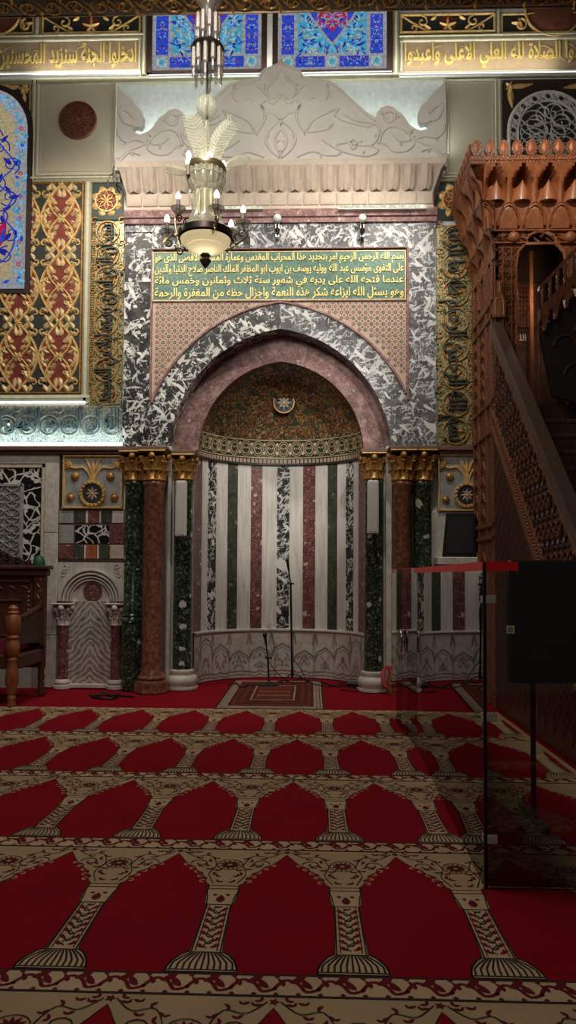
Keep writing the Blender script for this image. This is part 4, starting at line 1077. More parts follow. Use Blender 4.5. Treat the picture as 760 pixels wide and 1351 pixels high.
column('column', 202, -.16, .138, 591, 634, 'granite', 'polished brown granite column with gilded capital on the left of the niche', 'octagon', .18)
column('column', 241.5, .14, .122, 596, 633, 'green_marble', 'dark green column behind the left white loudspeaker', 'bulb', .165)
column('column', 492.5, .14, .122, 594, 632, 'green_marble', 'dark green column behind the right white loudspeaker', 'bulb', .165)
column('column', 531, -.10, .128, 590, 634, 'granite', 'brown granite column with gilded capital on the right, behind the glass door', 'octagon', .17)
column('column', 557.5, -.02, .122, 590, 634, 'green_marble', 'dark green column at the far right of the niche, next to the black loudspeaker', 'none', .17, joint=812)
# white loudspeaker bars hung on the inner columns
def bar(px, y0, y1, side):
    Y = -.10; x, _ = P(px, 670, Y); z1, z0 = PZ(px, y0, Y), PZ(px, y1, Y); w = .072
    t = thing('column_loudspeaker', (x, Y, z0), 'slim white loudspeaker bar mounted on the %s green column of the niche' % side, 'speaker', 'white loudspeaker bars')
    m = M1('speaker_white'); m.box(x-w, Y-.05, z0, x+w, Y+.05, z1, .014); m.build('case', t, 30)
    m = M1('grille_white'); m.box(x-w*.80, Y-.054, z0+.03, x+w*.80, Y-.049, z1-.03, .004); m.build('grille', t)
    m = M1('dark_metal'); 
    for z in (z0+.15, z1-.15): m = M1('dark_metal'); m.box(x-.02, Y+.05, z-.02, x+.02, Y+.13, z+.02); m.build('bracket', t)
    m = M1('green_cap'); m.ball((x+.03, Y-.056, z0+.022), .006, n=6, m=4); m.build('indicator_light', t)
bar(239, 634.5, 708, 'left'); bar(492, 634, 704.5, 'right')

# twisted metal hook at the left end of the cornice
x, z = P(149, 240, -.1); m = M1('chrome')
m.tube(spline([(x+.06, -.08, z+.02), (x-.02, -.10, z+.10), (x-.07, -.10, z+.02), (x-.03, -.10, z-.06), (x+.03, -.10, z-.02), (x, -.10, z+.06), (x+.01, -.10, z+.20), (x+.03, -.05, z+.24)], 6), .010, 6)
tag(m.build('wall_hook', None, 60), 'curled pale metal hook on the wall at the left end of the leaf cornice', 'hook')
# ------------------------------------------------------------------ lower walls
LY = WY-.03
def relief_flower(px, label):
    x0, z0, x1, z1 = R(*px, LY-.02); w = x1-x0; cx, cz = (x0+x1)/2, z0+(z1-z0)*.28
    if px[0] > 400: cx = PX(616, 652, LY-.02); x1 = cx+(cx-x0); w = x1-x0
    t = thing('gilded_relief', ((x0+x1)/2, WY, z0), label, 'relief')
    m = M1('grey_marble'); m.box(x0, LY-.02, z0, x1, WY, z1); m.build('marble_ground', t)
    Yg = LY-.02
    m = M1('gold'); o = Orn(m, Mw(Yg)); o.frame(x0, z0, x1, z1, .035, .03); m.build('frame', t, 30)
    m = M1('gold'); o = Orn(m, Mw(Yg))
    h_ = z1-z0
    for s in (1, -1):
        o.ridge(spline([(cx+s*.03, cz+w*.2), (cx+s*w*.05, z0+h_*.62), (cx+s*w*.16, z0+h_*.76), (cx+s*w*.30, z0+h_*.75), (cx+s*w*.42, z0+h_*.80)], 5), .035, .025)
        o.ridge(spline([(cx+s*.012, cz+w*.2), (cx+s*w*.02, z0+h_*.66), (cx+s*w*.07, z0+h_*.84), (cx+s*w*.14, z0+h_*.92)], 5), .028, .022)
        for k in range(5): o.leaf((cx+s*w*.36, z0+h_*.78), PI/2-s*(PI/2-.1)+s*(k-1.0)*.42, w*.15, w*.055, .03)
        o.leaf((cx+s*.02, z0+h_*.68), PI/2-s*.38, h_*.28, w*.06, .03)
        m.mat('old_gold'); o.dome((cx+s*w*.29, z0+h_*.60), w*.075, .045); o.dome((cx+s*w*.36, z0+h_*.21), w*.062, .035); o.ring((cx+s*w*.36, z0+h_*.21), w*.062, .012, .02); m.mat('gold')
    o.leaf((cx, z0+h_*.60), PI/2, h_*.34, w*.06, .032)
    o.ridge([(cx, cz+w*.18), (cx, z0+h_*.7)], .05, .028)
    m.build('flower', t, 40)
    m = M1('gold'); o = Orn(m, Mw(Yg)); r = w*.19
    o.ring((cx, cz+.0), r, r*.36, .035, n=28)
    for k in range(18): a = 2*PI*k/18; o.leaf((cx+r*.86*cos(a), cz+r*.86*sin(a)), a+.7, r*.38, r*.16, .048, .02)
    m.mat('dark_ground'); o.disc((cx, cz), r*.82, .02, 28)
    m.mat('inlay_cream'); o.petals((cx, cz), r*.12, r*.58, 8, r*.22, .03, .021); m.mat('pale_gold'); o.dome((cx, cz), r*.14, .032, .02)
    m.build('rosette', t, 40)
relief_flower((82.5, 600, 162.5, 671.5), 'square gilded flower relief on grey marble left of the niche columns')
relief_flower((577, 598.5, 640, 675), 'gilded flower relief on grey marble above the black loudspeaker on the right')
# block panel of coloured marbles
Yo = WY-.05
x0, z0, x1, z1 = R(77, 672, 165, 739.5, Yo)
t = thing('marble_block_panel', ((x0+x1)/2, WY, z0), 'panel of coloured marble blocks in three rows under the left gilded relief', 'wall panel')
m = M1('ledge_stone'); m.box(x0, Yo+.012, z0, x1, WY, z1); m.build('backing', t)
rows = [(674, 690, [(78, 97, 'grey_marble'), (98, 112, 'green_stripe'), (113, 116, 'white_stripe'), (117, 130, 'red_marble'), (131, 133, 'white_stripe'), (134, 147, 'green_stripe'), (148, 163, 'white_marble')]),
 (693, 717, [(78, 97, 'grey_marble'), (99, 144, 'bw_marble_slab'), (145, 164, 'red_marble')]),
 (719, 737, [(77, 96, 'red_marble'), (97, 110, 'green_stripe'), (111, 113, 'white_stripe'), (114, 127, 'orange_marble'), (128, 130, 'white_stripe'), (131, 144, 'green_stripe'), (145, 163, 'cream_marble')])]
for ya, yb, cs in rows:
    for xa, xb_, mt in cs:
        p0, q0, p1, q1 = R(xa, ya, xb_, yb, Yo); m = M1(mt); m.box(p0, Yo, q0, p1, Yo+.02, q1, .003); m.build('marble_block', t)
# carved blind niche with two colonnettes
x0, z0, x1, z1 = R(76, 742, 163, 793, Yo)
xc = PX(120, 800, Yo); zf = 0.0
xc = (PX(90, 850, WY-.03)+PX(148, 850, WY-.03))/2
t = thing('blind_niche', (xc, WY, 0), 'small white marble blind niche with bookmatched grey slab and dark round hole', 'niche')
zarch = PZ(120, 793, Yo)
m = M1('white_marble'); r = (x1-x0)*.47; ap = [(xc+r*cos(PI*i/24), zarch+r*1.02*sin(PI*i/24)) for i in range(25)]
o = Orn(m, Mw(Yo))
for (a0, b0), (a1, b1) in zip(ap, ap[1:]): m.poly([(a0, Yo, b0), (a1, Yo, b1), (a1, Yo, z1), (a0, Yo, z1)])
m.box(x0, Yo, zarch, xc-r, WY, z1); m.box(xc+r, Yo, zarch, x1, WY, z1)
for k, w_, h_ in ((.97, .05, .02), (.86, .05, .012), (.75, .035, .0), (.66, .03, -.01)): o.ridge([(xc+(x-xc)*k, zarch+(z-zarch)*k) for x, z in ap], w_, h_+.012, -.04)
for s in (1, -1):
    for k in range(3): o.spiral((xc+s*(r*.82+.02*k), z1-.06-.05*k), .045, .01, k, s*1.1, .012, .01, n=10)
m.build('arch', t, 40)
m = M1('white_marble'); m.box(xc-r*1.0, WY-.012, zarch-.02, xc+r*1.0, WY, z1-.03); m.build('lunette', t)
x, z = P(122.5, 780, WY-.02); m = M1('red_marble'); o = Orn(m, Mw(WY-.012)); o.solid([(x+.125*cos(2*PI*i/28), z+.125*sin(2*PI*i/28)) for i in range(28)], 0, .02); m.build('roundel', t, 30)
p0, q0, p1, q1 = R(90, 793, 148, 909, WY-.03)
m = M1('bookmatch_marble'); m.box(p0, WY-.03, .06, p1, WY, zarch, .004); ob = m.build('bookmatched_slab', t)
m = M1('white_marble'); m.box(p0-.1, WY-.08, 0, p1+.12, WY, .06, .01); m.build('sill', t)
for k, px in enumerate((83, 153)):
    x = PX(px, 850, Yo); zt_ = PZ(px, 796, Yo-.08); zc_ = PZ(px, 826, Yo-.08)
    m = M1('red_marble'); m.lathe(x, Yo, [(.078, .12), (.07, .16), (.068, zc_-.03), (.075, zc_)], 20); ob = m.build('colonnette', t, 40)
    m = MB(); leafcap(m, x, Yo, .07, .105, zc_, zt_-.03, 'white_marble', 6); abacus(m, x-.135, x+.135, Yo-.13, WY, zt_-.035, zt_, 'white_marble'); m.build('capital', ob, 50)
    m = M1('white_marble'); m.lathe(x, Yo, [(.12, 0), (.12, .04), (.09, .05), (.105, .075), (.10, .10), (.078, .12)], 20); m.build('base', ob, 40)
# white door-like frame with black and white slab and carved screen, far left
Yf = WY-.06
t = thing('marble_wall_panel', (PX(20, 800, Yf), WY, 0), 'white marble frame round black and white slabs and a grey carved screen, behind the wooden throne', 'wall panel')
m = M1('white_marble'); a, b, c, e = R(57, 598.5, 75.5, 912, Yf)
g1 = PZ(66, 838, Yf); m.box(a, Yf, 0, c, WY, g1-.004, .01); m.box(a, Yf, g1, c, WY, PZ(66, 703, Yf)-.002, .008); m.box(a, Yf, PZ(66, 703, Yf)+.002, c, WY, e, .008)
a2, b2, c2, e2 = R(-70, 599, 57, 612, Yf); m.box(a2, Yf, b2, a, WY, e, .008); m.build('frame', t, 30)
m = M1('cream_marble'); m.box(a-.05, Yf+.01, 0, a, WY, b2, .006); m.box(a2, Yf+.01, b2-.05, a, WY, b2, .006); m.build('inner_moulding', t)
m = M1('bw_marble_slab'); p0, q0, p1, q1 = R(-70, 615, 53, 740, WY-.03); m.box(p0, WY-.03, .4, p1, WY, q1); m.build('veined_slab', t)
x0, z0, x1, z1 = R(-60, 638, 30, 760, WY-.05)
m = M1('grey_marble'); m.box(x0, WY-.05, z0, x1, WY-.02, z1); o = Orn(m, Mw(WY-.05)); m.mat('grey_marble'); o.frame(x0, z0, x1, z1, .05, .03)
for i in range(4):
    for j in range(5):
        cx, cz = x1-.14-i*.21, z1-.16-j*.21
        for s in (1, -1): o.ridge(spline([(cx-s*.09, cz-.11), (cx+s*.03, cz-.06), (cx+s*.09, cz), (cx-s*.02, cz+.05), (cx-s*.09, cz+.11)], 4), .03, .022)
        o.ridge([(cx-.05, cz), (cx, cz+.07), (cx+.05, cz), (cx, cz-.07)], .02, .018, closed=True)
m.build('carved_screen', t, 40)
m = M1('dark_frame'); a, b, c, e = R(73.5, 598.5, 81, 673, WY-.01); m.box(a, WY-.02, b, c+.02, WY, e); NT[0] += 1; struct(m.build('trim_%d' % NT[0]))
m = M1('ledge_stone'); a, b, c, e = R(73.5, 673, 77, 795, WY-.03); m.box(a, WY-.05, b, c, WY, e); NT[0] += 1; struct(m.build('trim_%d' % NT[0]))
m = M1('white_marble'); m.box(PX(568, 800, WY), WY-.05, 0, PX(660, 800, WY), WY, PZ(600, 676, WY)); NT[0] += 1; struct(m.build('trim_%d' % NT[0]))
# black loudspeaker on a shelf
Ys = -.22; a, b, c, e = R(583, 677, 633, 735, Ys); c = min(c, 2.08); cx = (a+c)/2
t = thing('black_loudspeaker', (cx, Ys, b), 'black box loudspeaker under the right gilded relief beside the pulpit', 'speaker')
m = MB(); m.mat('black_plastic'); ins = .05
vs = [(a, Ys, b), (c, Ys, b), (c-.03, .05, b), (a+.05, .05, b), (a+.06, Ys+.02, e), (c, Ys+.02, e), (c-.03, .05, e), (a+.10, .05, e)]
i = [m.vert(v) for v in vs]
for q in ((0,3,2,1),(4,5,6,7),(0,1,5,4),(1,2,6,5),(2,3,7,6),(3,0,4,7)): m.face([i[k] for k in q])
m.build('case', t)
m = M1('black_grille'); m.poly([(a+.05, Ys-.004, b+.05), (c-.03, Ys-.004, b+.05), (c-.03, Ys+.012, e-.04), (a+.09, Ys+.012, e-.04)]); m.build('grille', t)
m = M1('steel'); m.box(a+.03, Ys-.008, b+.18, a+.05, Ys, b+.21); m.build('badge', t)
m = M1('white_marble'); m.box(a-.06, Ys-.06, b-.10, c+.02, WY-.05, b, .01); m.mat('grey_marble'); m.box(a+.1, -.1, b-.3, c-.1, WY-.05, b-.10, .01)
tag(m.build('wall_shelf'), 'small stone shelf carrying the black box loudspeaker', 'shelf')
# ------------------------------------------------------------------ carved wooden throne, left edge
def throne():
    X1 = PX(59, 830, -.62); W_ = 1.45; X0 = X1-W_; xc = (X0+X1)/2
    t = thing('wooden_throne', (xc, -.9, 0), 'tall dark carved wooden throne with crested back and wine red seat at the left edge', 'chair')
    Yb = -.62; zt_ = PZ(40, 746, Yb); zs = .62
    m = M1('wood_dark'); 
    m.box(X0, Yb, .35, X1, Yb+.06, zt_-.12); m.build('backrest', t)
    m = M1('wood_dark'); o = Orn(m, Mw(Yb)); m.box(X0-.03, Yb-.05, zt_-.13, X1+.03, Yb+.09, zt_-.05, .012); m.box(X0-.06, Yb-.08, zt_-.05, X1+.06, Yb+.11, zt_, .012); m.build('top_rail', t, 30)
    zc_ = PZ(5, 722, Yb)
    m = M1('wood_dark_carved'); o = Orn(m, Mw(Yb))
    hp = spline([(X1-.14, zt_), (X1-.30, zt_+.07), (X1-.42, zt_+.10), (X1-.52, zt_+.16), (xc+.1, zt_+.22), (xc, zt_+.27)], 5)
    o.solid(hp+[(2*xc-x, z) for x, z in reversed(hp[:-1])], -.05, 0.0)
    for s in (1, -1):
        for k in range(4): o.spiral((xc+s*(.12+.13*k), zt_+.13-.028*k), .06-.008*k, .015, k, s*1.2, .02, .02, n=12)
    m.build('crest', t, 40)
    m = M1('wood_dark'); o = Orn(m, Mw(Yb))
    for x in (X0, X1-.13): o.solid([(x, zs), (x+.13, zs), (x+.13, zt_-.13), (x, zt_-.13)], 0, .03)
    o.frame(X0+.14, zs+.04, X1-.14, zt_-.17, .05, .03); o.frame(X0+.26, zs+.1, X1-.26, zt_-.42, .03, .02)
    m.mat('wood_plain'); 
    for k in range(14): o.leaf((X0+.2+k*.08, zt_-.25), (.5 if k % 2 else -.5), .09, .03, .018)
    for k in range(12):
        o.leaf((X1-.065, zs+.08+k*.07), PI/2+(.5 if k % 2 else -.5), .07, .03, .045, .03)
    m.build('back_panel_carving', t, 40)
    m = M1('inlay_cream'); o = Orn(m, Mw(Yb))
    for k in range(9): o.star((X1-.20, zt_-.32-k*.055), .016, .008, 4, .022)
    m.build('pearl_inlay', t)
    Yq = -1.36
    m = M1('wood_dark'); m.box(X0+.02, Yq, zs-.20, X1-.02, Yb, zs-.04, .015); m.build('seat_frame', t)
    m = M1('cushion'); rows = []
    for i in range(9):
        v = i/8; rows.append([(X0+.06+(W_-.18)*j/10, Yq+.02+(Yb-Yq-.06)*v, zs-.05+.13*min(1, 3.5*math.sin(PI*v))**.5*min(1, 4*math.sin(PI*j/10))**.5) for j in range(11)])
    m.grid(rows); m.box(X0+.06, Yq+.02, zs-.10, X1-.12, Yb-.04, zs-.045); m.build('seat_cushion', t, 60)
    xp = PX(16, 880, Yq)
    for x in (xp, 2*xc-xp):
        m = M1('wood_plain')
        m.lathe(x, Yq, [(.035, 0), (.05, .02), (.038, .06), (.05, .10), (.035, .13), (.06, .18), (.055, .22), (.075, .26), (.065, .42), (.05, .50), (.06, .53), (.045, .56), (.075, .60), (.08, .70), (.06, .75), (.075, .78), (.05, .81), (.085, .86), (.085, 1.0), (.06, 1.04), (.07, 1.06), (.05, 1.08), (.055, 1.11), (.03, 1.14), (.0, 1.15)], 16, cap=False); m.build('front_post', t, 40)
        s = 1 if x > xc else -1; xe = X1-.06 if s > 0 else X0+.06
        m = M1('wood_dark_carved')
        pts = [(Yq+.05, .70), (Yb, .66), (Yb, 1.10), (Yb-.2, 1.05), (Yq+.2, .98), (Yq+.05, .96)]
        m.prism([(y, z) for y, z in pts], lambda u, v, h: (x+(xe-x)*((u-Yq)/(Yb-Yq))+h, u, v), -.02, .02); m.build('arm_panel', t)
        m = M1('wood_dark'); m.tube([(x, Yq, .98), (x+(xe-x)*.3, Yq+.25, 1.0), (xe, Yb, 1.1)], .035, 8); m.tube([(x, Yq+.03, .55), (xe, Yb, .50)], .025, 6); m.build('arm_rail', t, 50)
        m = M1('wood_dark'); m.lathe(xe+s*.02, Yb+.02, [(.03, 0), (.045, .05), (.03, .09), (.045, .14), (.03, .18), (.045, .22), (.035, .3), (.045, .36), (.045, .5)], 12); m.build('rear_leg', t, 40)
    return t, zt_, Yb, X1
thr, tz, tY, tX = throne()
x = PX(50.5, 730, tY); m = M1('green_cap'); m.lathe(x, tY+.03, [(.072, tz), (.074, tz+.03), (.066, tz+.07), (.05, tz+.105), (.02, tz+.125), (0, tz+.128)], 20, cap=False)
for k in range(10): a = 2*PI*k/10; m.tube([(x+.075*cos(a), tY+.03+.075*sin(a), tz+.01), (x+.053*cos(a), tY+.03+.053*sin(a), tz+.104)], .004, 5)
tag(m.build('green_cap', None, 50), 'small green domed cap resting on the right end of the throne top', 'cap')
# ------------------------------------------------------------------ prayer carpet
S0 = F(466, 1279)[0]; CW = F(466, 1279)[0]-F(265, 1279)[0]
Y0 = F(440, 1288)[1]; RP = 1.400
XE0, XE1 = -4.6, 2.06
Yend = F(380, 936.5)[1]
m = MB(); m.mat('carpet_beige'); m.box(XE0, Y0-1.2*RP, -.012, XE1, Yend, .0)
o = Orn(m, Mf(0))
n0 = int((XE0-S0)/CW)-1; n1 = int((XE1-S0)/CW)+1
def clipx(pts):
    return [(min(max(x, XE0+.02), XE1-.05), y) for x, y in pts]
def P2(pts, h, mt):
    pts = clipx(pts)
    if max(p[0] for p in pts)-min(p[0] for p in pts) < 1e-4: return
    m.mat(mt); o.poly(pts, h)
def L2(pts, w, h, mt):
    if all(XE0 < p[0] < XE1-.04 for p in pts): m.mat(mt); o.ridge(pts, w, h, flat=True)
e1, e2, e3, e4 = .0012, .0022, .0032, .0042
for r in range(-1, 4):
    y = Y0+r*RP; near = r < 2
    # scroll band in front of the baseline
    yb0, yb1 = y-.102*RP, y-.004*RP
    m.mat('carpet_pale'); o.poly([(XE0, yb0), (XE1-.05, yb0), (XE1-.05, yb1), (XE0, yb1)], e1)
    for q in (yb0, yb1):
        m.mat('carpet_dark'); o.poly([(XE0, q-.006), (XE1-.05, q-.006), (XE1-.05, q+.006), (XE0, q+.006)], e2)
    k = int((XE1-XE0)/.16)
    for i in range(k):
        x = XE0+.08+i*.16; ym = (yb0+yb1)/2; h_ = (yb1-yb0)*.36
        L2(spline([(x-.09, ym-h_*.5), (x-.05, ym+h_*.7), (x, ym+h_*.2), (x+.03, ym-h_*.8), (x+.08, ym-h_*.4)], 4), .016, e2, 'carpet_wine')
        m.mat('carpet_wine')
        if x < XE1-.15:
            o.leaf((x-.03, ym+h_*.35), .5, .085, .036, e3, e2, curl=.3); o.leaf((x+.05, ym-h_*.35), 2.4, .075, .034, e3, e2, curl=-.3); o.leaf((x-.055, ym-h_*.1), 1.6, .055, .024, e3, e2, curl=.4)
            for q in (yb0+.012, yb1-.012): m.mat('carpet_wine'); o.star((x, q), .012, .007, 4, e3); o.star((x+.08, q), .012, .007, 4, e3)
    for c in range(n0, n1+1):
        xc = S0+c*CW      # column centre
        if xc < XE0-CW or xc > XE1+CW: continue
        f = lambda t: y+t*RP
        # red field between this column and the next
        half = [(.0, .0), (.50-.235, .0)]
        xm = xc+CW/2
        rim = [(.262, .0), (.265, .025), (.285, .06), (.33, .095), (.375, .11), (.385, .12), (.398, .26), (.400, .41), (.382, .425), (.372, .48), (.378, .545), (.372, .565), (.34, .58), (.325, .602), (.335, .622), (.312, .63), (.29, .645), (.285, .665), (.25, .672), (.225, .69), (.205, .70), (.20, .722), (.15, .735), (.11, .755), (.07, .785), (.03, .82), (.0, .845)]
        pts = [(xm+u*CW, f(v)) for u, v in rim]+[(xm-u*CW, f(v)) for u, v in reversed(rim[:-1])]
        P2(pts, e2, 'carpet_red')
        L2(pts, .005, e3, 'carpet_dark')
        if True:
            for s in (1, -1):
                for u, v, rr in ((.345, .60, .024), (.31, .64, .02), (.275, .68, .024), (.215, .712, .02), (.15, .745, .016)):
                    L2(spir((xm+s*u*CW-s*.022, f(v)-.012), rr, .006, 0 if s > 0 else PI, s*.9, 10), .007, e3, 'carpet_pale')
        # pedestal dome with dark ribs
        bs = [(-.232, .004), (-.235, .02), (-.215, .055), (-.165, .092), (-.12, .108)]
        bp = [(xc+u*CW, f(v)) for u, v in bs]+[(xc-u*CW, f(v)) for u, v in reversed(bs)]
        P2(bp, e2, 'carpet_pale'); L2(bp+[bp[0]], .007, e3, 'carpet_dark')
        for i in range(-5, 6):
            u = i/5.6
            L2([(xc+u*.232*CW, f(.018)), (xc+u*.225*CW, f(.05)), (xc+u*.17*CW, f(.08)), (xc+u*.11*CW, f(.104))], .0085, e3, 'carpet_dark')
        L2([(xc-.232*CW, f(.014)), (xc+.232*CW, f(.014))], .008, e3, 'carpet_dark')
        # shaft
        L2([(xc-.10*CW, f(.112)), (xc-.092*CW, f(.41))], .006, e3, 'carpet_dark'); L2([(xc+.10*CW, f(.112)), (xc+.092*CW, f(.41))], .006, e3, 'carpet_dark')
        P2([(xc-.10*CW, f(.11)), (xc+.10*CW, f(.11)), (xc+.09*CW, f(.41)), (xc-.09*CW, f(.41))], e1, 'carpet_pale')
        for k in (-.075, .075): L2([(xc+k*CW, f(.118)), (xc+k*.92*CW, f(.405))], .005, e3, 'carpet_wine')
        if near or True:
            if XE0 < xc < XE1-.2:
                nk = 7 if near else 6
                for k in range(nk):
                    v = .135+k*.27/nk; q = 1 if k % 2 else -1
                    m.mat('carpet_wine')
                    for s in (1, -1): o.leaf((xc+s*.012, f(v)), PI/2-s*1.15, .046, .020, e3, e2, curl=.25*s)
                    m.mat('carpet_dark')
                    for s in (1, -1): o.leaf((xc, f(v+.02)), PI/2-s*.7, .030, .012, e3, e2)
                    L2(spline([(xc, f(v-.005)), (xc+q*.016, f(v+.012)), (xc, f(v+.034))], 3), .005, e3, 'carpet_dark')
                    for s in (1, -1): L2([(xc+s*.062*CW, f(v+.022)), (xc+s*.045*CW, f(v+.014))], .006, e3, 'carpet_wine')
        # capital
        cpp = [(-.098, .412), (-.104, .44), (-.112, .48), (-.132, .522), (-.150, .536), (-.150, .556), (.150, .556), (.150, .536), (.132, .522), (.112, .48), (.104, .44), (.098, .412)]
        cpp = [(xc+u*CW, f(v)) for u, v in cpp]; P2(cpp, e1, 'carpet_pale'); L2(cpp+[cpp[0]], .006, e3, 'carpet_dark')
        L2([(xc-.12*CW, f(.532)), (xc+.12*CW, f(.532))], .006, e3, 'carpet_wine')
        m.mat('carpet_wine')
        if XE0+.3 < xc < XE1-.25:
            o.leaf((xc, f(.43)), PI/2, .075, .045, e3, e2); o.star((xc-.03, f(.485)), .014, .007, 4, e3); o.star((xc+.03, f(.485)), .014, .007, 4, e3)
            # spandrel flowers
            o.petals((xc, f(.745)), .014, .056, 11, .018, e3, e2); m.mat('carpet_dark'); o.petals((xc, f(.745)), .012, .030, 8, .010, e4, e3); o.ring((xc, f(.745)), .066, .005, e3, n=14, flat=True)
            for s in (1, -1):
                m.mat('carpet_wine')
                for u, v, a in ((.16, .70, .4), (.20, .78, 2.0), (.29, .80, .8), (.09, .64, 1.5), (.38, .855, .3), (.06, .59, 1.2), (.14, .80, 1.0), (.24, .845, 2.4), (.31, .86, .5), (.21, .735, 1.7), (.13, .66, 2.2), (.42, .875, 1.4), (.08, .69, .3), (.26, .725, 1.1)):
                    o.leaf((xc+s*u*CW, f(v)), a if s > 0 else PI-a, .030, .015, e3, e2); o.leaf((xc+s*u*CW, f(v)), (a+1.7) if s > 0 else PI-a-1.7, .024, .012, e3, e2)
                L2(spline([(xc+s*.10*CW, f(.58)), (xc+s*.16*CW, f(.66)), (xc+s*.12*CW, f(.74)), (xc+s*.2*CW, f(.83)), (xc+s*.34*CW, f(.82)), (xc+s*.46*CW, f(.872))], 4), .005, e3, 'carpet_dark')
                L2(spir((xc+s*.27*CW, f(.755)), .05, .01, 0 if s > 0 else PI, s*1.1, 12), .006, e3, 'carpet_dark')
            m.mat('carpet_wine'); o.star((xm, f(.872)), .022, .010, 5, e3)
# far edge strip
m.mat('carpet_pale'); o.poly([(XE0, Yend-.10), (XE1, Yend-.10), (XE1, Yend), (XE0, Yend)], e2)
for i in range(60): m.mat('carpet_wine'); x = XE0+.1+i*.11; o.leaf((x, Yend-.05), (.6 if i % 2 else -.6), .07, .03, e4, e3)
tag(m.build('prayer_carpet'), 'beige and red patterned carpet of pointed arches and columns covering the hall floor', 'carpet')
# ------------------------------------------------------------------ small rug in the niche
fx0 = F(283, 933)[0]; fx1 = F(429, 933)[0]; ry0 = F(355, 935)[1]; ry1 = F(370, 898)[1]
t = thing('small_rug', ((fx0+fx1)/2, (ry0+ry1)/2, -.012), 'small brown and cream rug lying in front of the niche under the microphone stands', 'rug')
zr0 = -.012
m = M1('rug_brown'); m.box(fx0, ry0, zr0, fx1, ry1, zr0+.012); o = Orn(m, Mf(zr0+.012))
def rect(i, j, h, mt): m.mat(mt); o.poly([(fx0+i, ry0+j), (fx1-i, ry0+j), (fx1-i, ry1-j), (fx0+i, ry1-j)], h)
rect(.03, .02, .001, 'rug_cream'); rect(.05, .05, .002, 'carpet_dark'); rect(.06, .06, .003, 'rug_cream'); rect(.13, .14, .004, 'rug_brown'); rect(.17, .2, .005, 'rug_rust'); rect(.20, .26, .006, 'rug_brown'); rect(.25, .34, .007, 'rug_rust'); rect(.29, .40, .008, 'rug_brown'); rect(.36, .52, .009, 'rug_cream'); rect(.38, .56, .010, 'rug_brown'); rect(.41, .62, .011, 'rug_rust')
for i in range(18):
    yy = ry0+.1+(ry1-ry0-.2)*i/17
    for x in (fx0+.095, fx1-.095): m.mat('rug_rust'); o.star((x, yy), .03, .014, 4, .005)
for i in range(9):
    m.mat('rug_cream'); o.star((fx0+.45+i*(fx1-fx0-.9)/8, ry0+.85), .035, .014, 4, .013); o.star((fx0+.45+i*(fx1-fx0-.9)/8, ry0+1.15), .03, .012, 4, .013)
m.build('field', t)
m = M1('rug_cream')
for y in (ry0, ry1):
    for i in range(60):
        x = fx0+.01+(fx1-fx0-.02)*i/59; m.box(x-.004, y-.025, zr0, x+.004, y+.025, zr0+.006)
m.build('fringe', t)['kind'] = 'stuff'
# ------------------------------------------------------------------ microphones and cables
def micstand(name, bx, by, jx, jy, hx, hy, label, short):
    X, Y = F(bx, by, 0.0)
    t = thing('microphone_stand', (X, Y, .0), label, 'microphone stand')
    r = .15 if short else .13
    m = M1('black_plastic')
    if short: m.lathe(X, Y, [(r, 0.004), (r, .018), (r*.8, .03), (.03, .045), (.02, .06)], 28)
    else:
        for k in range(3): a = PI/2+2*PI*k/3+.4; m.tube([(X, Y, .12), (X+.24*cos(a), Y+.24*sin(a), .016)], .010, 6); m.ball((X+.24*cos(a), Y+.24*sin(a), .018), .014, n=6, m=4)
        m.lathe(X, Y, [(.02, .08), (.022, .16), (.018, .18)], 10)
    m.build('base', t, 40)
    xj, zj_ = P(jx, jy, Y); xh, zh = P(hx, hy, Y)
    m = M1('black_plastic'); m.tube([(X, Y, .04), (xj, Y, zj_)], .013 if short else .015, 8); m.build('pole', t, 50)
    m = M1('black_plastic'); m.ball((xj, Y, zj_), .026, n=8, m=6); m.tube([(xj-.035, Y, zj_), (xj+.05, Y-.02, zj_)], .012, 6); m.build('clutch', t, 50)
    m = M1('black_plastic'); m.tube([(xj, Y, zj_), (xh, Y-.03, zh)], .010, 8); m.build('boom', t, 50)
    dx, dz = xh-xj, zh-zj_; L = math.hypot(dx, dz); ux, uz = dx/L, dz/L
    m = M1('black_plastic'); m.tube([(xh-ux*.13, Y-.03, zh-uz*.13), (xh-ux*.02, Y-.035, zh-uz*.02), (xh, Y-.035, zh)], [.014, .02, .022], 10)
    mo = m.build('microphone', t, 50)
    m = M1('black_grille'); m.ball((xh+ux*.02, Y-.036, zh+uz*.02), .034 if short else .026, n=12); m.build('grille', mo, 60)
    return X, Y
mA = micstand('s', 354.7, 904.5, 353.4, 868, 350, 839.5, 'short black microphone stand with round base standing on the small rug', True)
mB = micstand('t', 385.5, 899, 383.5, 770, 379.5, 741.5, 'tall thin black microphone stand rising before the centre stripes of the niche', False)
def cable(px, label, r=.008, z=.006, wob=.02):
    pts = []
    for i, (x, y) in enumerate(px):
        X, Y = F(x, y, 0.0); pts.append((X, Y, z))
    p = spline(pts, 8) if len(pts) > 2 else pts
    m = M1('cable_black'); m.tube(p, r, 6); tag(m.build('cable', None, 60), label, 'cable', 'cables on the floor')
cable([(356, 905), (372, 899), (392, 902), (418, 899), (440, 905), (462, 905), (482, 911), (498, 908)], 'black cable running from the short microphone stand towards the right column', .010)
cable([(386, 899), (400, 896), (410, 902), (432, 906), (455, 902), (476, 905), (470, 912), (450, 910)], 'black cable looping from the tall microphone stand across the red floor', .009)
cable([(300, 905), (312, 903), (318, 908), (330, 905), (352, 906)], 'black cable lying on the left corner of the small rug', .009, .016)
cable([(118, 917), (127, 920), (136, 915), (148, 919), (158, 916), (150, 922), (132, 922), (122, 919), (140, 917), (176, 920)], 'tangled black cable on the floor under the blind niche', .012)
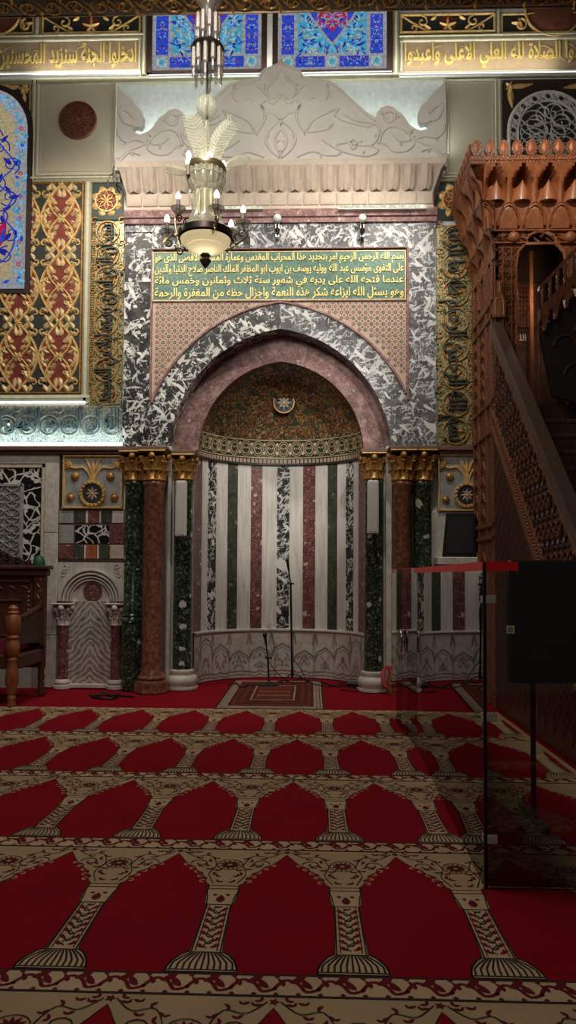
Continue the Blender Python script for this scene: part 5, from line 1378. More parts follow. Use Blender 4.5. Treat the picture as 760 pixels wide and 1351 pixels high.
def hang(Y, pts, label):
    m = M1('cable_black'); m.tube(spline([(P(x, y, Y)[0], Y, P(x, y, Y)[1]) for x, y in pts], 6), .006, 5); tag(m.build('cable', None, 60), label, 'cable', 'cables on the floor')
hang(mA[1]-.02, [(353.5, 870), (358, 878), (366, 888), (374, 895), (382, 899)], 'thin black cable drooping from the clutch of the short microphone stand')
hang(mB[1]-.02, [(384.5, 868), (392, 876), (398, 885), (402, 893), (404, 898)], 'thin black cable drooping along the lower pole of the tall microphone stand')
m = M1('black_plastic'); X, Y = F(467, 905, 0); m.box(X-.10, Y-.06, 0, X+.12, Y+.06, .05, .01); m.mat('steel'); m.box(X+.0, Y-.064, .012, X+.04, Y-.058, .035)
tag(m.build('cable_box'), 'small black connector box on the floor left of the right inner column', 'connector box')
# ------------------------------------------------------------------ wooden pulpit (stairs come towards the viewer)
SX, SX2 = 2.12, 3.24; FYp = -1.05; CXL, CYF = 1.83, -1.19; SL = .97
zr = 4.49                                 # top of the hand rail at the canopy
def railz(y): return zr-SL*(FYp-y)
pul = thing('pulpit', ((SX+SX2)/2, -1.5, 0), 'tall carved reddish wooden pulpit with stairs and crenellated canopy against the right wall', 'pulpit')
YE = -4.75
ML = Ml(SX)
def side(name, x0, x1, mt='wood_dark'):
    m = M1(mt)
    pts = [(FYp, 0), (FYp, railz(FYp)-.15), (YE, railz(YE)-.15), (YE, 0)]
    m.prism(pts, lambda u, v, h: (h, u, v), x0, x1); return m.build(name, pul)
side('stair_side', SX, SX+.10); side('stair_side', SX2-.10, SX2)
m = M1('wood_rail')
for x0 in (SX-.03,): 
    pts = [(FYp+.0, railz(FYp)-.15), (FYp, railz(FYp)), (YE, railz(YE)), (YE, railz(YE)-.15)]
    m.prism(pts, lambda u, v, h: (h, u, v), x0, x0+.12)
m.build('hand_rail', pul)
m = M1('wood_rail'); m.prism(pts, lambda u, v, h: (h, u, v), SX2-.13, SX2+.03); m.build('hand_rail', pul)
# carving on the side that faces the niche
m = M1('wood_carved'); o = Orn(m, ML)
d0, d1 = .28, 1.15
def on(y, dz): return (y, railz(y)-dz)
for dz, w, h in ((.20, .05, .03), (1.08, .07, .03), (1.26, .06, .04)):
    o.ridge([on(FYp, dz), on(YE, dz)], w, h)
m.mat('wood_dark_carved')
NB_ = 26
for k in range(NB_):
    y = FYp-.14-k*.14
    if y < YE: break
    for j in range(5):
        c = on(y, .40+j*.14)
        m.mat('wood_carved' if (j+k) % 2 else 'wood_dark')
        s = .085
        q = [(c[0]-s, c[1]+.4*s), (c[0]-.3*s, c[1]+.9*s), (c[0]+.3*s, c[1]+.5*s), (c[0]+s, c[1]-.3*s), (c[0]+.3*s, c[1]-s), (c[0]-.4*s, c[1]-.5*s)]
        if (j+k) % 2: o.ridge(q, .022, .017, closed=True); o.star(c, .035, .018, 6, .014)
        else: o.ridge([(c[0]-s, c[1]+s*1.2), (c[0], c[1]), (c[0]+s*.2, c[1]-s*1.2)], .022, .017); o.ridge([(c[0]+s, c[1]+.2*s), (c[0], c[1]), (c[0]-s, c[1]-.4*s)], .02, .017); o.leaf(c, 1.0, .06, .03, .02)
m.mat('wood_plain')
for k in range(100):
    y = FYp-.02-k*.037
    if y < YE: break
    c = on(y, 1.17); o.dome(c, .018, .03, n=6)
m.mat('wood_dark')
for k in range(62):
    y = FYp-.06-k*.06
    if y < YE: break
    zt_ = railz(y)-1.33
    for j in range(int(zt_/.24)):
        z = zt_-.03-j*.24-(.12 if k % 2 else 0)
        if z > .3: o.ridge([(y-.012, z), (y+.012, z-.06), (y-.008, z-.12), (y+.012, z-.20)], .016, .009)
m.build('side_carving', pul, 40)
# steps and landing
zl = zr-1.0; nst = 15; dy = (FYp-YE)/nst
for k in range(nst):
    y1 = FYp-k*dy; zt_ = zl-(k+1)*(zl/(nst+1))
    m = M1('wood_dark'); m.box(SX+.10, y1-dy-.03, zt_-.05, SX2-.10, y1, zt_, .008); m.box(SX+.10, y1-.02, zt_, SX2-.10, y1, zt_+zl/(nst+1), 0)
    m.mat('wood_carved'); m.box(SX+.10, y1-dy-.034, zt_-.02, SX2-.10, y1-dy-.028, zt_); m.build('step', pul)
m = M1('wood_dark'); m.box(SX+.06, FYp, zl-.1, SX2-.06, -.03, zl); m.build('landing', pul)
# canopy body
zb_ = 5.56
def wallbox(): pass
m = M1('wood_carved')
m.box(SX, FYp, 0, SX+.06, 0, 4.86); m.box(SX, FYp, 5.44, SX+.06, 0, zb_+.1); m.box(SX, FYp, 4.86, SX+.06, -.66, 5.44); m.box(SX, -.38, 4.86, SX+.06, 0, 5.44)
o = Orn(m, ML)
m.build('body_side', pul)
m = M1('wood_carved'); o = Orn(m, ML)
for u in (FYp+.04, -.72, -.32, -.05):
    o.ridge([(u, 0), (u, zb_)], .06, .025)
for z in (4.72, 4.55, 3.55, 3.2, 2.1, 1.95): o.ridge([(FYp, z), (0, z)], .07, .03)
o.ridge([(-.68, 4.86), (-.68, 5.30)]+[( -.52+.16*cos(PI-PI*i/8), 5.30+.16*sin(PI*i/8)) for i in range(9)]+[(-.36, 4.86)], .035, .035)
for j in range(5):
    for k in range(2):
        for (za, zb2) in ((3.62, 4.5), (2.18, 3.15), (.4, 1.9)):
            c = (-.18-.35*k-.3*(k > 0)*0, za+(j+.5)*(zb2-za)/5); o.ridge([(c[0]-.1, c[1]-.07), (c[0], c[1]+.05), (c[0]+.1, c[1]-.07)], .025, .022); o.star(c, .05, .025, 6, .02)
m.mat('wood_plain')
for i in range(40): o.dome((FYp+.10, 3.2+i*.032), .014, .025, n=6)
m.build('body_carving', pul, 40)
m = M1('wood_black'); m.box(SX+.061, -.68, 4.84, SX+.075, -.36, 5.48); m.build('opening_shade', pul)  # near-black sheet closing the slit, stands in for the shade inside
# front with lobed arch opening
MF = Mw(FYp)
xa0, xa1 = PX(681, 360, FYp), PX(748, 360, FYp); cx = (xa0+xa1)/2; hw = (xa1-xa0)/2
zsp, zap = PZ(700, 338, FYp), PZ(700, 306, FYp)
lob = [(xa1, zl-.1), (xa1, zsp-.12), (xa1-.02, zsp), (xa1-.03, zsp+.06), (xa1-.09, zsp+.13), (xa1-.13, zsp+.17), (xa1-.12, zsp+.2), (cx+.14, zap-.05), (cx+.12, zap-.03), (cx+.06, zap), (cx, zap+.02)]
lob = lob+[(2*cx-x, z) for x, z in reversed(lob[:-1])]
m = M1('wood_carved')
def strip(A, B, y):  # fill between arch and top edge
    for (x0, z0), (x1, z1) in zip(A, A[1:]): m.poly([(x0, y, z0), (x1, y, z1), (x1, y, B), (x0, y, B)])
strip(lob, zb_+.05, FYp); m.box(SX, FYp, zl-1.2, xa0, FYp+.06, zb_+.05); m.box(xa1, FYp, zl-1.2, SX2, FYp+.06, zb_+.05)
for (x0, z0), (x1, z1) in zip(lob, lob[1:]): m.poly([(x0, FYp, z0), (x0, FYp+.06, z0), (x1, FYp+.06, z1), (x1, FYp, z1)])
o = Orn(m, MF); m.mat('wood_plain'); o.ridge(lob, .03, .02)
zq = zb_-.10
for z, w in ((zb_-.0, .03), (zq-.05, .025)): o.ridge([(SX, z), (SX2, z)], w, .03)
m.mat('wood_carved')
k = 0
for i in range(16): o.leaf((SX+.05+i*.07, zq+.02), .6 if i % 2 else -.6, .08, .035, .025); 
for i in range(14):
    z = zl+.1+i*.14
    for x in (SX+.06, SX+.16, xa0-.06):
        o.leaf((x, z), PI/2+(.7 if i % 2 else -.7), .12, .05, .02); o.spiral((x, z+.06), .035, .008, i, 1, .012, .016, n=9)
for x in (SX+.015, SX+.11, SX+.21): m.mat('wood_plain'); o.ridge([(x, zl-.8), (x, zb_-.2)], .018, .022)
m.build('canopy_front', pul, 40)
for px in (677.5, 752):
    x, z = P(px, 314.5, FYp); m = M1('wood_plain'); m.ball((x, FYp-.01, z), .075, .055, .075, 16, 10); m.build('boss', pul, 60)
# newel finial at the top of the rail
x, z = P(659, 418, FYp-.05); m = M1('wood_plain'); o = Orn(m, Mw(FYp-.02))
zf1 = PZ(659, 372, FYp); q = zf1-z
o.solid([(x-.07, z), (x+.07, z), (x+.07, z+q*.42), (x+.05, z+q*.55), (x+.028, z+q*.65), (x+.028, z+q), (x-.028, z+q), (x-.028, z+q*.65), (x-.05, z+q*.55), (x-.07, z+q*.42)], -.02, .03)
m.mat('pale_gold'); o.ridge([(x-.05, z+.03), (x+.05, z+.03), (x+.05, z+q*.4), (x+.03, z+q*.52), (x-.03, z+q*.52), (x-.05, z+q*.4)], .010, .036, .03, closed=True); o.ridge([(x, z+q*.68), (x, z+q*.95)], .012, .036, .03)
m.build('newel_finial', pul)
# back wall inside the canopy
m = M1('wood_dark_carved'); m.box(SX+.06, -.06, zl, SX2, -.02, zb_+.6)
o = Orn(m, Mw(-.06)); bx0, bx1 = PX(665, 420, -.06), PX(712, 420, -.06); zt_ = PZ(690, 372, -.06); zm_ = PZ(690, 432, -.06)
m.mat('wood_dark'); o.frame(bx0, zl, bx1, zt_, .05, .03)
m.mat('wood_carved')
for i in range(9):
    x = bx0+.06+(bx1-bx0-.12)*i/8; o.ridge([(x, zm_), (x, zt_-.05)], .012, .02)
for j in range(10):
    z = zm_+(zt_-zm_-.05)*j/9; o.ridge([(bx0+.05, z), (bx1-.05, z)], .012, .022)
m.build('back_panel', pul)
m = M1('inlay_cream'); o = Orn(m, Mw(-.06)); a, b, c, e = R(679, 441, 694, 450, -.06); o.text('الله', a, b, c, e, .012, .002, .01); m.build('lettering', pul)
x, z = P(673, 386, FYp+.3); m = M1('led_glow'); m.ball((x, FYp+.30, z), .045, n=12); m.mat('dark_metal'); m.tube([(x, FYp+.30, z+.04), (x, FYp+.30, z+.30), (SX+.08, FYp+.3, z+.36)], .012, 6); m.build('lamp', pul, 50)
l = bpy.data.lights.new('canopy_lamp', 'POINT'); l.energy = 9; l.color = (1, .85, .66); l.shadow_soft_size = .06
lo = bpy.data.objects.new('canopy_lamp', l); COL.objects.link(lo); lo.location = (x+.12, FYp+.32, z-.02)
m = M1('wood_plain'); m.box(PX(700, 420, -.5), -.53, zl, PX(703, 420, -.5), -.47, zb_); m.build('inner_post', pul)
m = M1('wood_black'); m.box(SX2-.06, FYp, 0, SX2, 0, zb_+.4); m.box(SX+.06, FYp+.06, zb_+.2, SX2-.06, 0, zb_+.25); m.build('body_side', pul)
# stalactite cornice: niches hollowed into an outward leaning face
zt0 = 6.29
def muq(Ff, u0, u1, tiers, mt, leaf=1.0):
    for v0, v1, n, ph, rec, b0, b1, top in tiers:
        p = (u1-u0)/n
        for c in range(-1, n+1):
            cu = u0+(c+.5+ph)*p; rows = []
            K = 12; lo, hi = max(u0, cu-p/2), min(u1, cu+p/2)
            if hi-lo < p*.2: continue
            m = M1(mt)
            for j in range(13):
                v = j/12; row = []
                for i in range(K+1):
                    u = lo+(hi-lo)*i/K; t = 2*(u-cu)/p
                    half = .86*(1 if v < .45 else max(0, 1-((v-.45)/.50)**1.8)) if top else .80*max(0, 1-(v/.85)**2.2)**.5
                    ins = max(0, 1-abs(t)/half) if half > .02 else 0
                    d = rec*min(1, 2.0*ins)**.7*(.35+.65*(v if top else 1)) if ins > 0 else 0
                    if not top: d = -rec*.25*(1 if ins > 0 else 0)+.0
                    lean = b0+(b1-b0)*(v**1.6 if top else v)
                    row.append(Ff(u, v0+(v1-v0)*v, lean-d))
                rows.append(row)
            m.grid(rows)
            if top:   # pointed fleshy leaf filling the foot of the hollow
                rows = []
                for j in range(8):
                    v = j/7; wv = .40*p*math.sin(PI*min(1, .55+.45*v))*1.0+.0
                    z = v0+(v1-v0)*.60*v
                    rows.append([Ff(max(u0, min(u1, cu+wv*t)), z, b0+(b1-b0)*.2*v+.09*leaf*math.sqrt(max(0, 1-t*t))*(1-v*.55)-.01*leaf) for t in (-1, -.6, -.25, 0, .25, .6, 1)])
                m.grid(rows)
            else:
                for kk in range(2):
                    pth = [(cu+(.43-.05*kk)*p*cos(PI*i/12), v0+.03+(v1-v0)*(.84-.1*kk)*sin(PI*i/12)) for i in range(13)]
                    pth = [(max(lo, min(hi, u)), v) for u, v in pth]
                    Orn(m, lambda u, v, h: Ff(u, v, b0+(b1-b0)*(v-v0)/(v1-v0)+h+.028)).ridge(pth, .016, .010, 0)
            m.build('muqarnas_cell', pul, 40)
muq(lambda u, v, h: (u, FYp-h, v), CXL+.16, SX2+.26, [(5.88, zt0, 5, 0, .20, .05, .16, True), (5.58, 5.88, 5, .5, .10, .0, .06, False)], 'wood_plain')
muq(lambda u, v, h: (SX-h, u, v), CYF+.04, 0.02, [(5.88, zt0, 3, 0, .20, .15, .28, True), (5.55, 5.90, 3, .5, .16, .07, .17, True), (5.22, 5.58, 3, 0, .10, .0, .09, True)], 'wood_plain', .25)
m = M1('wood_dark'); m.box(SX-.10, FYp+.12, zt0-.30, SX+.05, 0, zt0); m.box(CXL+.10, FYp+.20, 5.86, SX2, FYp+.23, zt0+.02); m.box(SX, FYp+.20, 5.5, SX2, FYp+.23, 5.9); m.build('cornice_core', pul)
def pend(v0, v1, ka, kb, rec):
    m = M1('wood_plain'); rows = []
    for j in range(15):
        v = j/14; z = v0+(v1-v0)*v; k = ka+(kb-ka)*v**1.4
        L_ = Vector((SX-.29*k, FYp+.10, z)); F_ = Vector((SX+.12, FYp-.155*k, z)); C_ = Vector((SX-.29*k, FYp-.155*k, z))
        hol = max(0, 1-abs(v-.5)/.46)**.6; q = v**6 if kb > .9 else 0
        M_ = (L_+F_)/2+((C_-(L_+F_)/2)*(.75+.45*q) if hol == 0 else (C_-(L_+F_)/2)*(.75*(1-hol)+q))+Vector((1, 1, 0))*rec*hol
        row = []
        for i in range(13):
            t = i/12; row.append((1-t)**2*L_+2*t*(1-t)*M_+t*t*F_)
        rows.append(row)
    m.grid(rows); m.build('corner_pendentive', pul, 40)
pend(5.88, zt0, .45, 1.0, .16); pend(5.50, 5.90, .0, .55, .10)
m = M1('wood_carved'); m.box(CXL, CYF, zt0, SX2+.29, 0.06, zt0+.11, .01)
o = Orn(m, Mw(CYF)); m.mat('wood_plain')
for i in range(42):
    u = CXL+.03+i*.04
    if u < SX2+.28: o.dome((u, zt0+.055), .016, .012, n=6)
m.build('cornice_rail', pul, 40)
def merlon(Ff, u, z):
    m = M1('wood_carved'); w = .066; h_ = .19
    pts = [(-.45, 0), (-.8, .14), (-1, .4), (-.95, .62), (-.6, .85), (0, 1.0)]; pts = pts+[(-a, b) for a, b in reversed(pts[:-1])]
    m.prism([(u+a*w, z+b*h_) for a, b in reversed(pts)], Ff, -.035, 0); o = Orn(m, Ff); m.mat('wood_plain'); o.leaf((u, z+.03), PI/2, .13, .07, .014, 0)
    m.build('merlon', pul, 30)
for i in range(11): merlon(lambda u, v, h: (u, CYF+.005-h, v), CXL+.075+i*.157, zt0+.11)
for i in range(7): merlon(lambda u, v, h: (CXL+.005-h, u, v), CYF+.10+i*.157, zt0+.11)
# ------------------------------------------------------------------ sloping balustrade in front of the canopy
Yb = -1.42
def B(px, py): return P(px, py, Yb)
tA, tB, bA, bB = B(711, 378), B(752, 334), B(714, 421), B(758, 384)
st = (tB[1]-tA[1])/(tB[0]-tA[0]); x0 = tA[0]; x1 = x0+1.35; hgt = tA[1]-bA[1]
t = thing('sloping_balustrade', (x1, Yb, 0), 'dark carved wooden balustrade sloping up to the right in front of the pulpit canopy', 'balustrade')
MBm = Mw(Yb)
def ln(x, dz): return (x, tA[1]+st*(x-x0)-dz)
m = M1('wood_carved'); o = Orn(m, MBm)
def bar_(dz0, dz1, mt, d=.05, nm='rail'):
    mm = M1(mt); mm.prism([ln(x0, dz1), ln(x1, dz1), ln(x1, dz0), ln(x0, dz0)], MBm, -d, d*.4); mm.build(nm, t)
bar_(.0, .05, 'wood_carved', .05, 'top_rail'); bar_(.26, .40, 'wood_carved', .06, 'bottom_rail')
for k in range(15):
    x = x0+.04+k*.085; z0_, z1_ = ln(x, .27)[1], ln(x, .04)[1]; hh = z1_-z0_
    m = M1('wood_carved'); m.lathe(x, Yb, [(.014, z0_), (.026, z0_+hh*.2), (.014, z0_+hh*.4), (.024, z0_+hh*.5), (.014, z0_+hh*.6), (.028, z0_+hh*.8), (.014, z1_)], 10); m.build('baluster', t, 50)
for k in range(11):
    x = x0+.06+k*.12; z = ln(x, .40)[1]
    m = M1('wood_carved'); o = Orn(m, MBm); o.solid(list(reversed([(x-.05, z+.03), (x-.05, z-.04), (x-.02, z-.08), (x-.012, z-.17), (x+.012, z-.17), (x+.02, z-.10), (x+.05, z+.02), (x+.05, z+.08)])), -.04, .02); m.build('pendant', t)
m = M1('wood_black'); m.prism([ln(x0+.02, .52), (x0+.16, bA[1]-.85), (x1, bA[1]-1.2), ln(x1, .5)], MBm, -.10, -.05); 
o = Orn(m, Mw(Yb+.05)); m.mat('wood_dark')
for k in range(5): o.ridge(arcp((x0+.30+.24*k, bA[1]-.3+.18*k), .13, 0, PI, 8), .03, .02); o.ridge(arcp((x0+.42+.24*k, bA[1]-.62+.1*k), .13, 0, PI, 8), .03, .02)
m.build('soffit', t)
m = M1('wood_dark'); m.box(x1, Yb-.06, 0, x1+.12, Yb+.06, ln(x1, -.25)[1], .01); m.build('newel_post', t)
# ------------------------------------------------------------------ glass barrier
gx, gd = .842, 3.64
A = (gx, gd-D); Bp = (.930, 6.53-D); Cp = (.888, 7.30-D); Ep = (.872, 8.02-D); Fp = (gx+1.9, gd-D)
GH = 1.57
gb = thing('glass_barrier', (A[0], A[1], 0), 'clear glass barrier with red tape along its top, standing round the pulpit on the right', 'barrier')
def slab(p, q, z0, z1, th, mt, name, parent):
    dx, dy = q[0]-p[0], q[1]-p[1]; L = math.hypot(dx, dy); nx, ny = -dy/L*th/2, dx/L*th/2
    m = M1(mt); m.prism([(p[0]+nx, p[1]+ny), (p[0]-nx, p[1]-ny), (q[0]-nx, q[1]-ny), (q[0]+nx, q[1]+ny)], lambda u, v, h: (u, v, h), z0, z1); return m.build(name, parent)
def lerp(p, q, t): return (p[0]+(q[0]-p[0])*t, p[1]+(q[1]-p[1])*t)
slab(A, lerp(A, Bp, .996), .012, GH, .010, 'clear_glass', 'glass_pane', gb)
slab(Bp, lerp(Bp, Cp, .985), .012, GH, .010, 'clear_glass', 'glass_door', gb)
slab(Cp, Ep, .012, GH, .010, 'clear_glass', 'glass_pane', gb)
slab((A[0]+.012, A[1]), Fp, .012, GH, .010, 'clear_glass', 'glass_pane', gb)
def tape(p, q): slab(p, q, GH-.042, GH+.002, .014, 'tape_red', 'red_tape', gb)
tape(A, Bp); tape(Bp, Ep); tape(A, (A[0]+.165, A[1]))
m = M1('black_plastic'); m.box(A[0]-.006, A[1]-.008, .0, A[0]+.010, A[1]+.008, GH, .002); m.build('corner_post', gb)
m = M1('dark_metal'); m.box(Bp[0]-.004, Bp[1]-.004, 0, Bp[0]+.004, Bp[1]+.004, GH); m.build('door_edge_strip', gb); m = M1('dark_metal'); m.box(Cp[0]-.004, Cp[1]-.004, 0, Cp[0]+.004, Cp[1]+.004, GH); m.build('door_edge_strip', gb)
for py, w in ((791, .05), (946, .05), (1107, .05)):
    z = PZ(644, py, A[1]); m = M1('clamp_steel'); m.box(A[0]+.008, A[1]-.012, z-.022, A[0]+.008+w, A[1]+.012, z+.022, .004); m.box(A[0]-.006, A[1], z-.018, A[0]+.006, A[1]+.05, z+.018, .003); m.build('corner_clamp', gb)
zh = PZ(526, 845, lerp(Bp, Cp, .85)[1]); c = lerp(Bp, Cp, .85)
m = M1('chrome'); m.tube([(c[0]-.03, c[1]+.0+.05*cos(2*PI*i/20), zh+.10*sin(2*PI*i/20)) for i in range(20)], .012, 8, closed=True); m.ball((c[0]-.012, c[1], zh), .026, n=10); m.build('door_handle', gb, 60)
m = M1('sticker_white'); o = Orn(m, Mw(A[1]-.0065)); x, z = P(673, 830.5, A[1]); o.solid([(x-.019, z-.019), (x+.019, z-.019), (x+.019, z+.019), (x-.019, z+.019)], 0, .001); m.mat('sticker_green'); o.ring((x, z), .010, .006, .002, flat=True); o.disc((x, z), .005, .002, 10); m.build('sticker', gb)
# dark panel behind the front pane
Yd = -5.05
a, b, c_, e = R(672, 739, 800, 902, Yd); 
t = thing('black_panel', ((a+c_)/2, Yd, 0), 'large flat black panel standing behind the front pane of the glass barrier', 'screen')
m = M1('black_plastic'); m.box(a, Yd, b, c_+.2, Yd+.07, e, .012); m.build('case', t)
m = M1('cable_black'); m.box(a+.03, Yd-.004, b+.03, c_+.17, Yd, e-.03); m.build('face_sheet', t)
for x in (a+.15, c_+.05):
    m = M1('cable_black'); m.box(x-.012, Yd+.02, 0, x+.012, Yd+.05, b+.1); m.box(x-.02, Yd-.22, 0, x+.02, Yd+.30, .04, .005); m.build('leg', t)
# coil of red cord by the right inner column
X, Y = F(512, 915, 0)
m = MB(); m.mat('cord_red')
for k in range(7):
    m.tube([(X+(.085-.006*k)*cos(2*PI*i/16)+.01*sin(k), Y+.05*sin(2*PI*i/16), .20+.13*sin(2*PI*i/16)+.012*cos(3*k)) for i in range(16)], .011, 6, closed=True)
m.tube(spline([(X, Y, .32), (X+.02, Y+.02, .25), (X-.02, Y, .10), (X+.03, Y-.02, .012), (X+.10, Y-.05, .012)], 6), .010, 6)
tag(m.build('cord_coil', None, 60), 'small coil of red cord standing by the base of the right inner column', 'cord')
# ------------------------------------------------------------------ carved tie beam across the top
Yb = -2.5
zb1 = PZ(380, 17.0, Yb+.28); zt1 = zb1+.42
t = thing('tie_beam', (0, Yb, zb1), 'dark carved wooden beam with gold scrolls crossing the top edge of the photo', 'beam')
m = M1('beam_wood'); m.box(-6, Yb, zb1, 5.5, Yb+.28, zt1, .015); m.build('timber', t)
m = M1('old_gold'); o = Orn(m, Mw(Yb)); m.mat('bronze')
o.ridge([(-4, zb1+.02), (4, zb1+.02)], .03, .015)
n = 30
for i in range(n):
    x = -3.2+i*6.4/n; c = (x, zb1+.13)
    s = 1 if i % 2 else -1
    m.mat('old_gold'); o.spiral(c, .085, .02, i, s*1.1, .018, .022, n=14); o.ridge(spline([(x-.11, c[1]-s*.07), (x-.04, c[1]-s*.09), (x+.03, c[1]+s*.09), (x+.11, c[1]+s*.07)], 4), .018, .02)
    m.mat('bronze'); o.leaf((x+.03, c[1]), 1.2*s, .10, .045, .024); o.leaf((x-.06, c[1]+.03*s), PI-.6*s, .08, .04, .024); o.spiral((x, zb1+.29), .07, .02, i, -s, .016, .02, n=10)
m.build('carved_scrolls', t, 40)
m = MB(); o = Orn(m, lambda u, v, h: (u, v, zb1-h))
for i in range(26):
    x = -3.2+i*.25; c = (x, Yb+.14); s = 1 if i % 2 else -1
    m.mat('old_gold'); o.spiral(c, .10, .02, i, s*1.2, .022, .015, n=14); o.leaf((x+.10, Yb+.14+s*.04), 1.4*s, .12, .05, .016); o.leaf((x-.02, Yb+.14-s*.05), PI-.6*s, .10, .05, .016)
    o.ridge(spline([(x-.13, Yb+.07), (x-.04, Yb+.20), (x+.03, Yb+.08), (x+.13, Yb+.2)], 4), .016, .012)
m.mat('bronze')
for y in (Yb+.02, Yb+.26): o.ridge([(-4, y), (4, y)], .022, .014)
m.build('underside_scrolls', t, 40)
# ------------------------------------------------------------------ chandelier
YC = -2.95
ch = thing('chandelier', (PX(270, 300, YC), YC, PZ(270, 355, YC)), 'glass chandelier with feather plumes and lit candle bulbs hanging before the niche', 'chandelier')
def C(px, py): return P(px, py, YC)
k = (YC+D)/FPX
xc = C(272, 250)[0]; 
def z_(py): return C(270, py)[1]
m = M1('dark_metal'); m.tube([(C(270, -60)[0], YC, z_(-60)), (xc, YC, z_(120)), (xc, YC, z_(300))], .012, 8); m.build('rod', ch, 60)
m = M1('crystal_smoke'); m.lathe(xc, YC, [(.025, z_(60)), (.05, z_(52)), (.03, z_(44)), (.06, z_(30)), (.04, z_(16)), (.10, z_(4)), (.16, z_(-14))], 20); m.build('upper_crown', ch, 60)
m = M1('dark_metal'); m.lathe(xc, YC, [(.05, z_(72)), (.16, z_(66)), (.15, z_(63)), (.05, z_(58))], 24); m.build('prism_ring', ch, 40)
for ring, (n_, r, y0, L0) in enumerate(((12, .135, 66, 38), (10, .10, 20, 40))):
    for i in range(n_):
        a = 2*PI*i/n_; x, y = xc+r*cos(a), YC+r*sin(a); z0 = z_(y0); L = (L0+ (10 if i % 2 else 0))*k
        m = M1('crystal_smoke'); m.lathe(x, y, [(.006, z0), (.024, z0-.03), (.026, z0-L*.62), (.012, z0-L*.68), (.016, z0-L*.9), (.003, z0-L)], 6); m.build('prism', ch)
m = MB(); m.mat('crystal'); rows = []
zc_, rb = z_(141), 14*k
for i in range(13):
    th = PI*i/12; rows.append([(xc+rb*sin(th)*(1+(.06 if j % 2 else -.04))*cos(2*PI*j/32), YC+rb*sin(th)*(1+(.06 if j % 2 else -.04))*sin(2*PI*j/32), zc_-1.12*rb*cos(th)) for j in range(32)])
m.grid(rows, closed_u=True); m.build('glass_ball', ch, 60)
m = M1('crystal'); m.lathe(xc, YC, [(.02, z_(160)), (.035, z_(180)), (.02, z_(200)), (.06, z_(228))], 16); m.build('glass_stem', ch, 60)
# feather plumes
def plume(pts, w, yo):
    m = M1('crystal_thin'); pp = spline([C(*p) for p in pts], 6); n = len(pp); L = []; 
    wid = lambda t: w*k*(.35+.65*min(1, t*1.6))*(1 if t < .86 else math.sqrt(max(.02, 1-((t-.86)/.14)**2)))
    rows = []
    for i, (x, z) in enumerate(pp):
        t = i/(n-1); a, b = pp[max(0, i-1)], pp[min(n-1, i+1)]; tx, tz = b[0]-a[0], b[1]-a[1]; l = math.hypot(tx, tz); nx, nz_ = -tz/l, tx/l; W_ = wid(t); y = YC+yo*(.3+t)
        rows.append([(x+nx*W_*s, y+.02*abs(s)-(0 if abs(s) > .1 else .012), z+nz_*W_*s) for s in (-1, -.5, 0, .5, 1)])
    m.grid(rows); m.mat('crystal')
    for i in range(1, n-1, 1):
        (x, z), y = pp[i], YC+yo*(.3+i/(n-1)); a, b = pp[i-1], pp[i+1]; tx, tz = b[0]-a[0], b[1]-a[1]; l = math.hypot(tx, tz); tx, tz = tx/l, tz/l; W_ = wid(i/(n-1))
        for s in (1, -1):
            m.tube([(x, y-.014, z), (x+s*(-tz)*W_*1.02+tx*W_*.8, y+.012, z+s*tx*W_*1.02+tz*W_*.8)], .0035, 4)
    for s in (1, -1):
        for i in range(2, n, 1):
            r = rows[i][0 if s > 0 else 4]; m.ball(r, .010, n=6, m=4)
    m.build('feather_plume', ch, 50)
plume([(268, 232), (266, 205), (260, 180), (253, 158)], 12, -.06)
plume([(279, 232), (283, 208), (291, 185), (308, 165)], 12, -.04)
plume([(287, 228), (299, 215), (312, 206), (328, 201)], 6, .06)
plume([(252, 228), (243, 223), (232, 219), (218, 215)], 6, .06)
# drum
m = M1('brass'); m.lathe(xc, YC, [(.175, z_(228)), (.185, z_(226)), (.185, z_(221)), (.165, z_(219)), (.03, z_(222))], 32); m.build('upper_ring', ch, 40)
m = MB(); m.mat('crystal')
prof = [(.17, z_(228)), (.175, z_(236)), (.165, z_(244)), (.15, z_(252)), (.10, z_(258))]
m.grid([[(xc+r*(1+(.05 if j % 2 else -.05))*cos(2*PI*j/40), YC+r*(1+(.05 if j % 2 else -.05))*sin(2*PI*j/40), z) for j in range(40)] for r, z in prof], closed_u=True)
for i in range(12): a = 2*PI*i/12; m.tube(arcp((0, 0), 1, 0, 1, 1) and [(xc+.18*cos(a+.26*t/4), YC+.18*sin(a+.26*t/4), z_(234)-.02*math.sin(PI*t/8)) for t in range(9)], .006, 5)
m.build('glass_drum', ch, 60)
m = M1('brass'); 
for i in range(8): a = 2*PI*i/8; m.lathe(xc+.075*cos(a), YC+.075*sin(a), [(.014, z_(286)), (.018, z_(280)), (.010, z_(272)), (.020, z_(262)), (.012, z_(254))], 8)
m.lathe(xc, YC, [(.05, z_(288)), (.05, z_(252))], 16); ob = m.build('brass_core', ch, 50); 
m = MB(); m.mat('crystal'); prof = [(.12, z_(256)), (.135, z_(266)), (.12, z_(280)), (.15, z_(292)), (.19, z_(302)), (.23, z_(308))]
m.grid([[(xc+r*(1+(.06 if j % 2 else -.06))*cos(2*PI*j/32), YC+r*(1+(.06 if j % 2 else -.06))*sin(2*PI*j/32), z) for j in range(32)] for r, z in prof], closed_u=True); m.build('glass_skirt', ch, 60)
m = M1('dark_metal'); m.lathe(xc, YC, [(.235, z_(307)), (.256, z_(308)), (.258, z_(316)), (.240, z_(318)), (.20, z_(312))], 40); m.build('lower_ring', ch, 40)
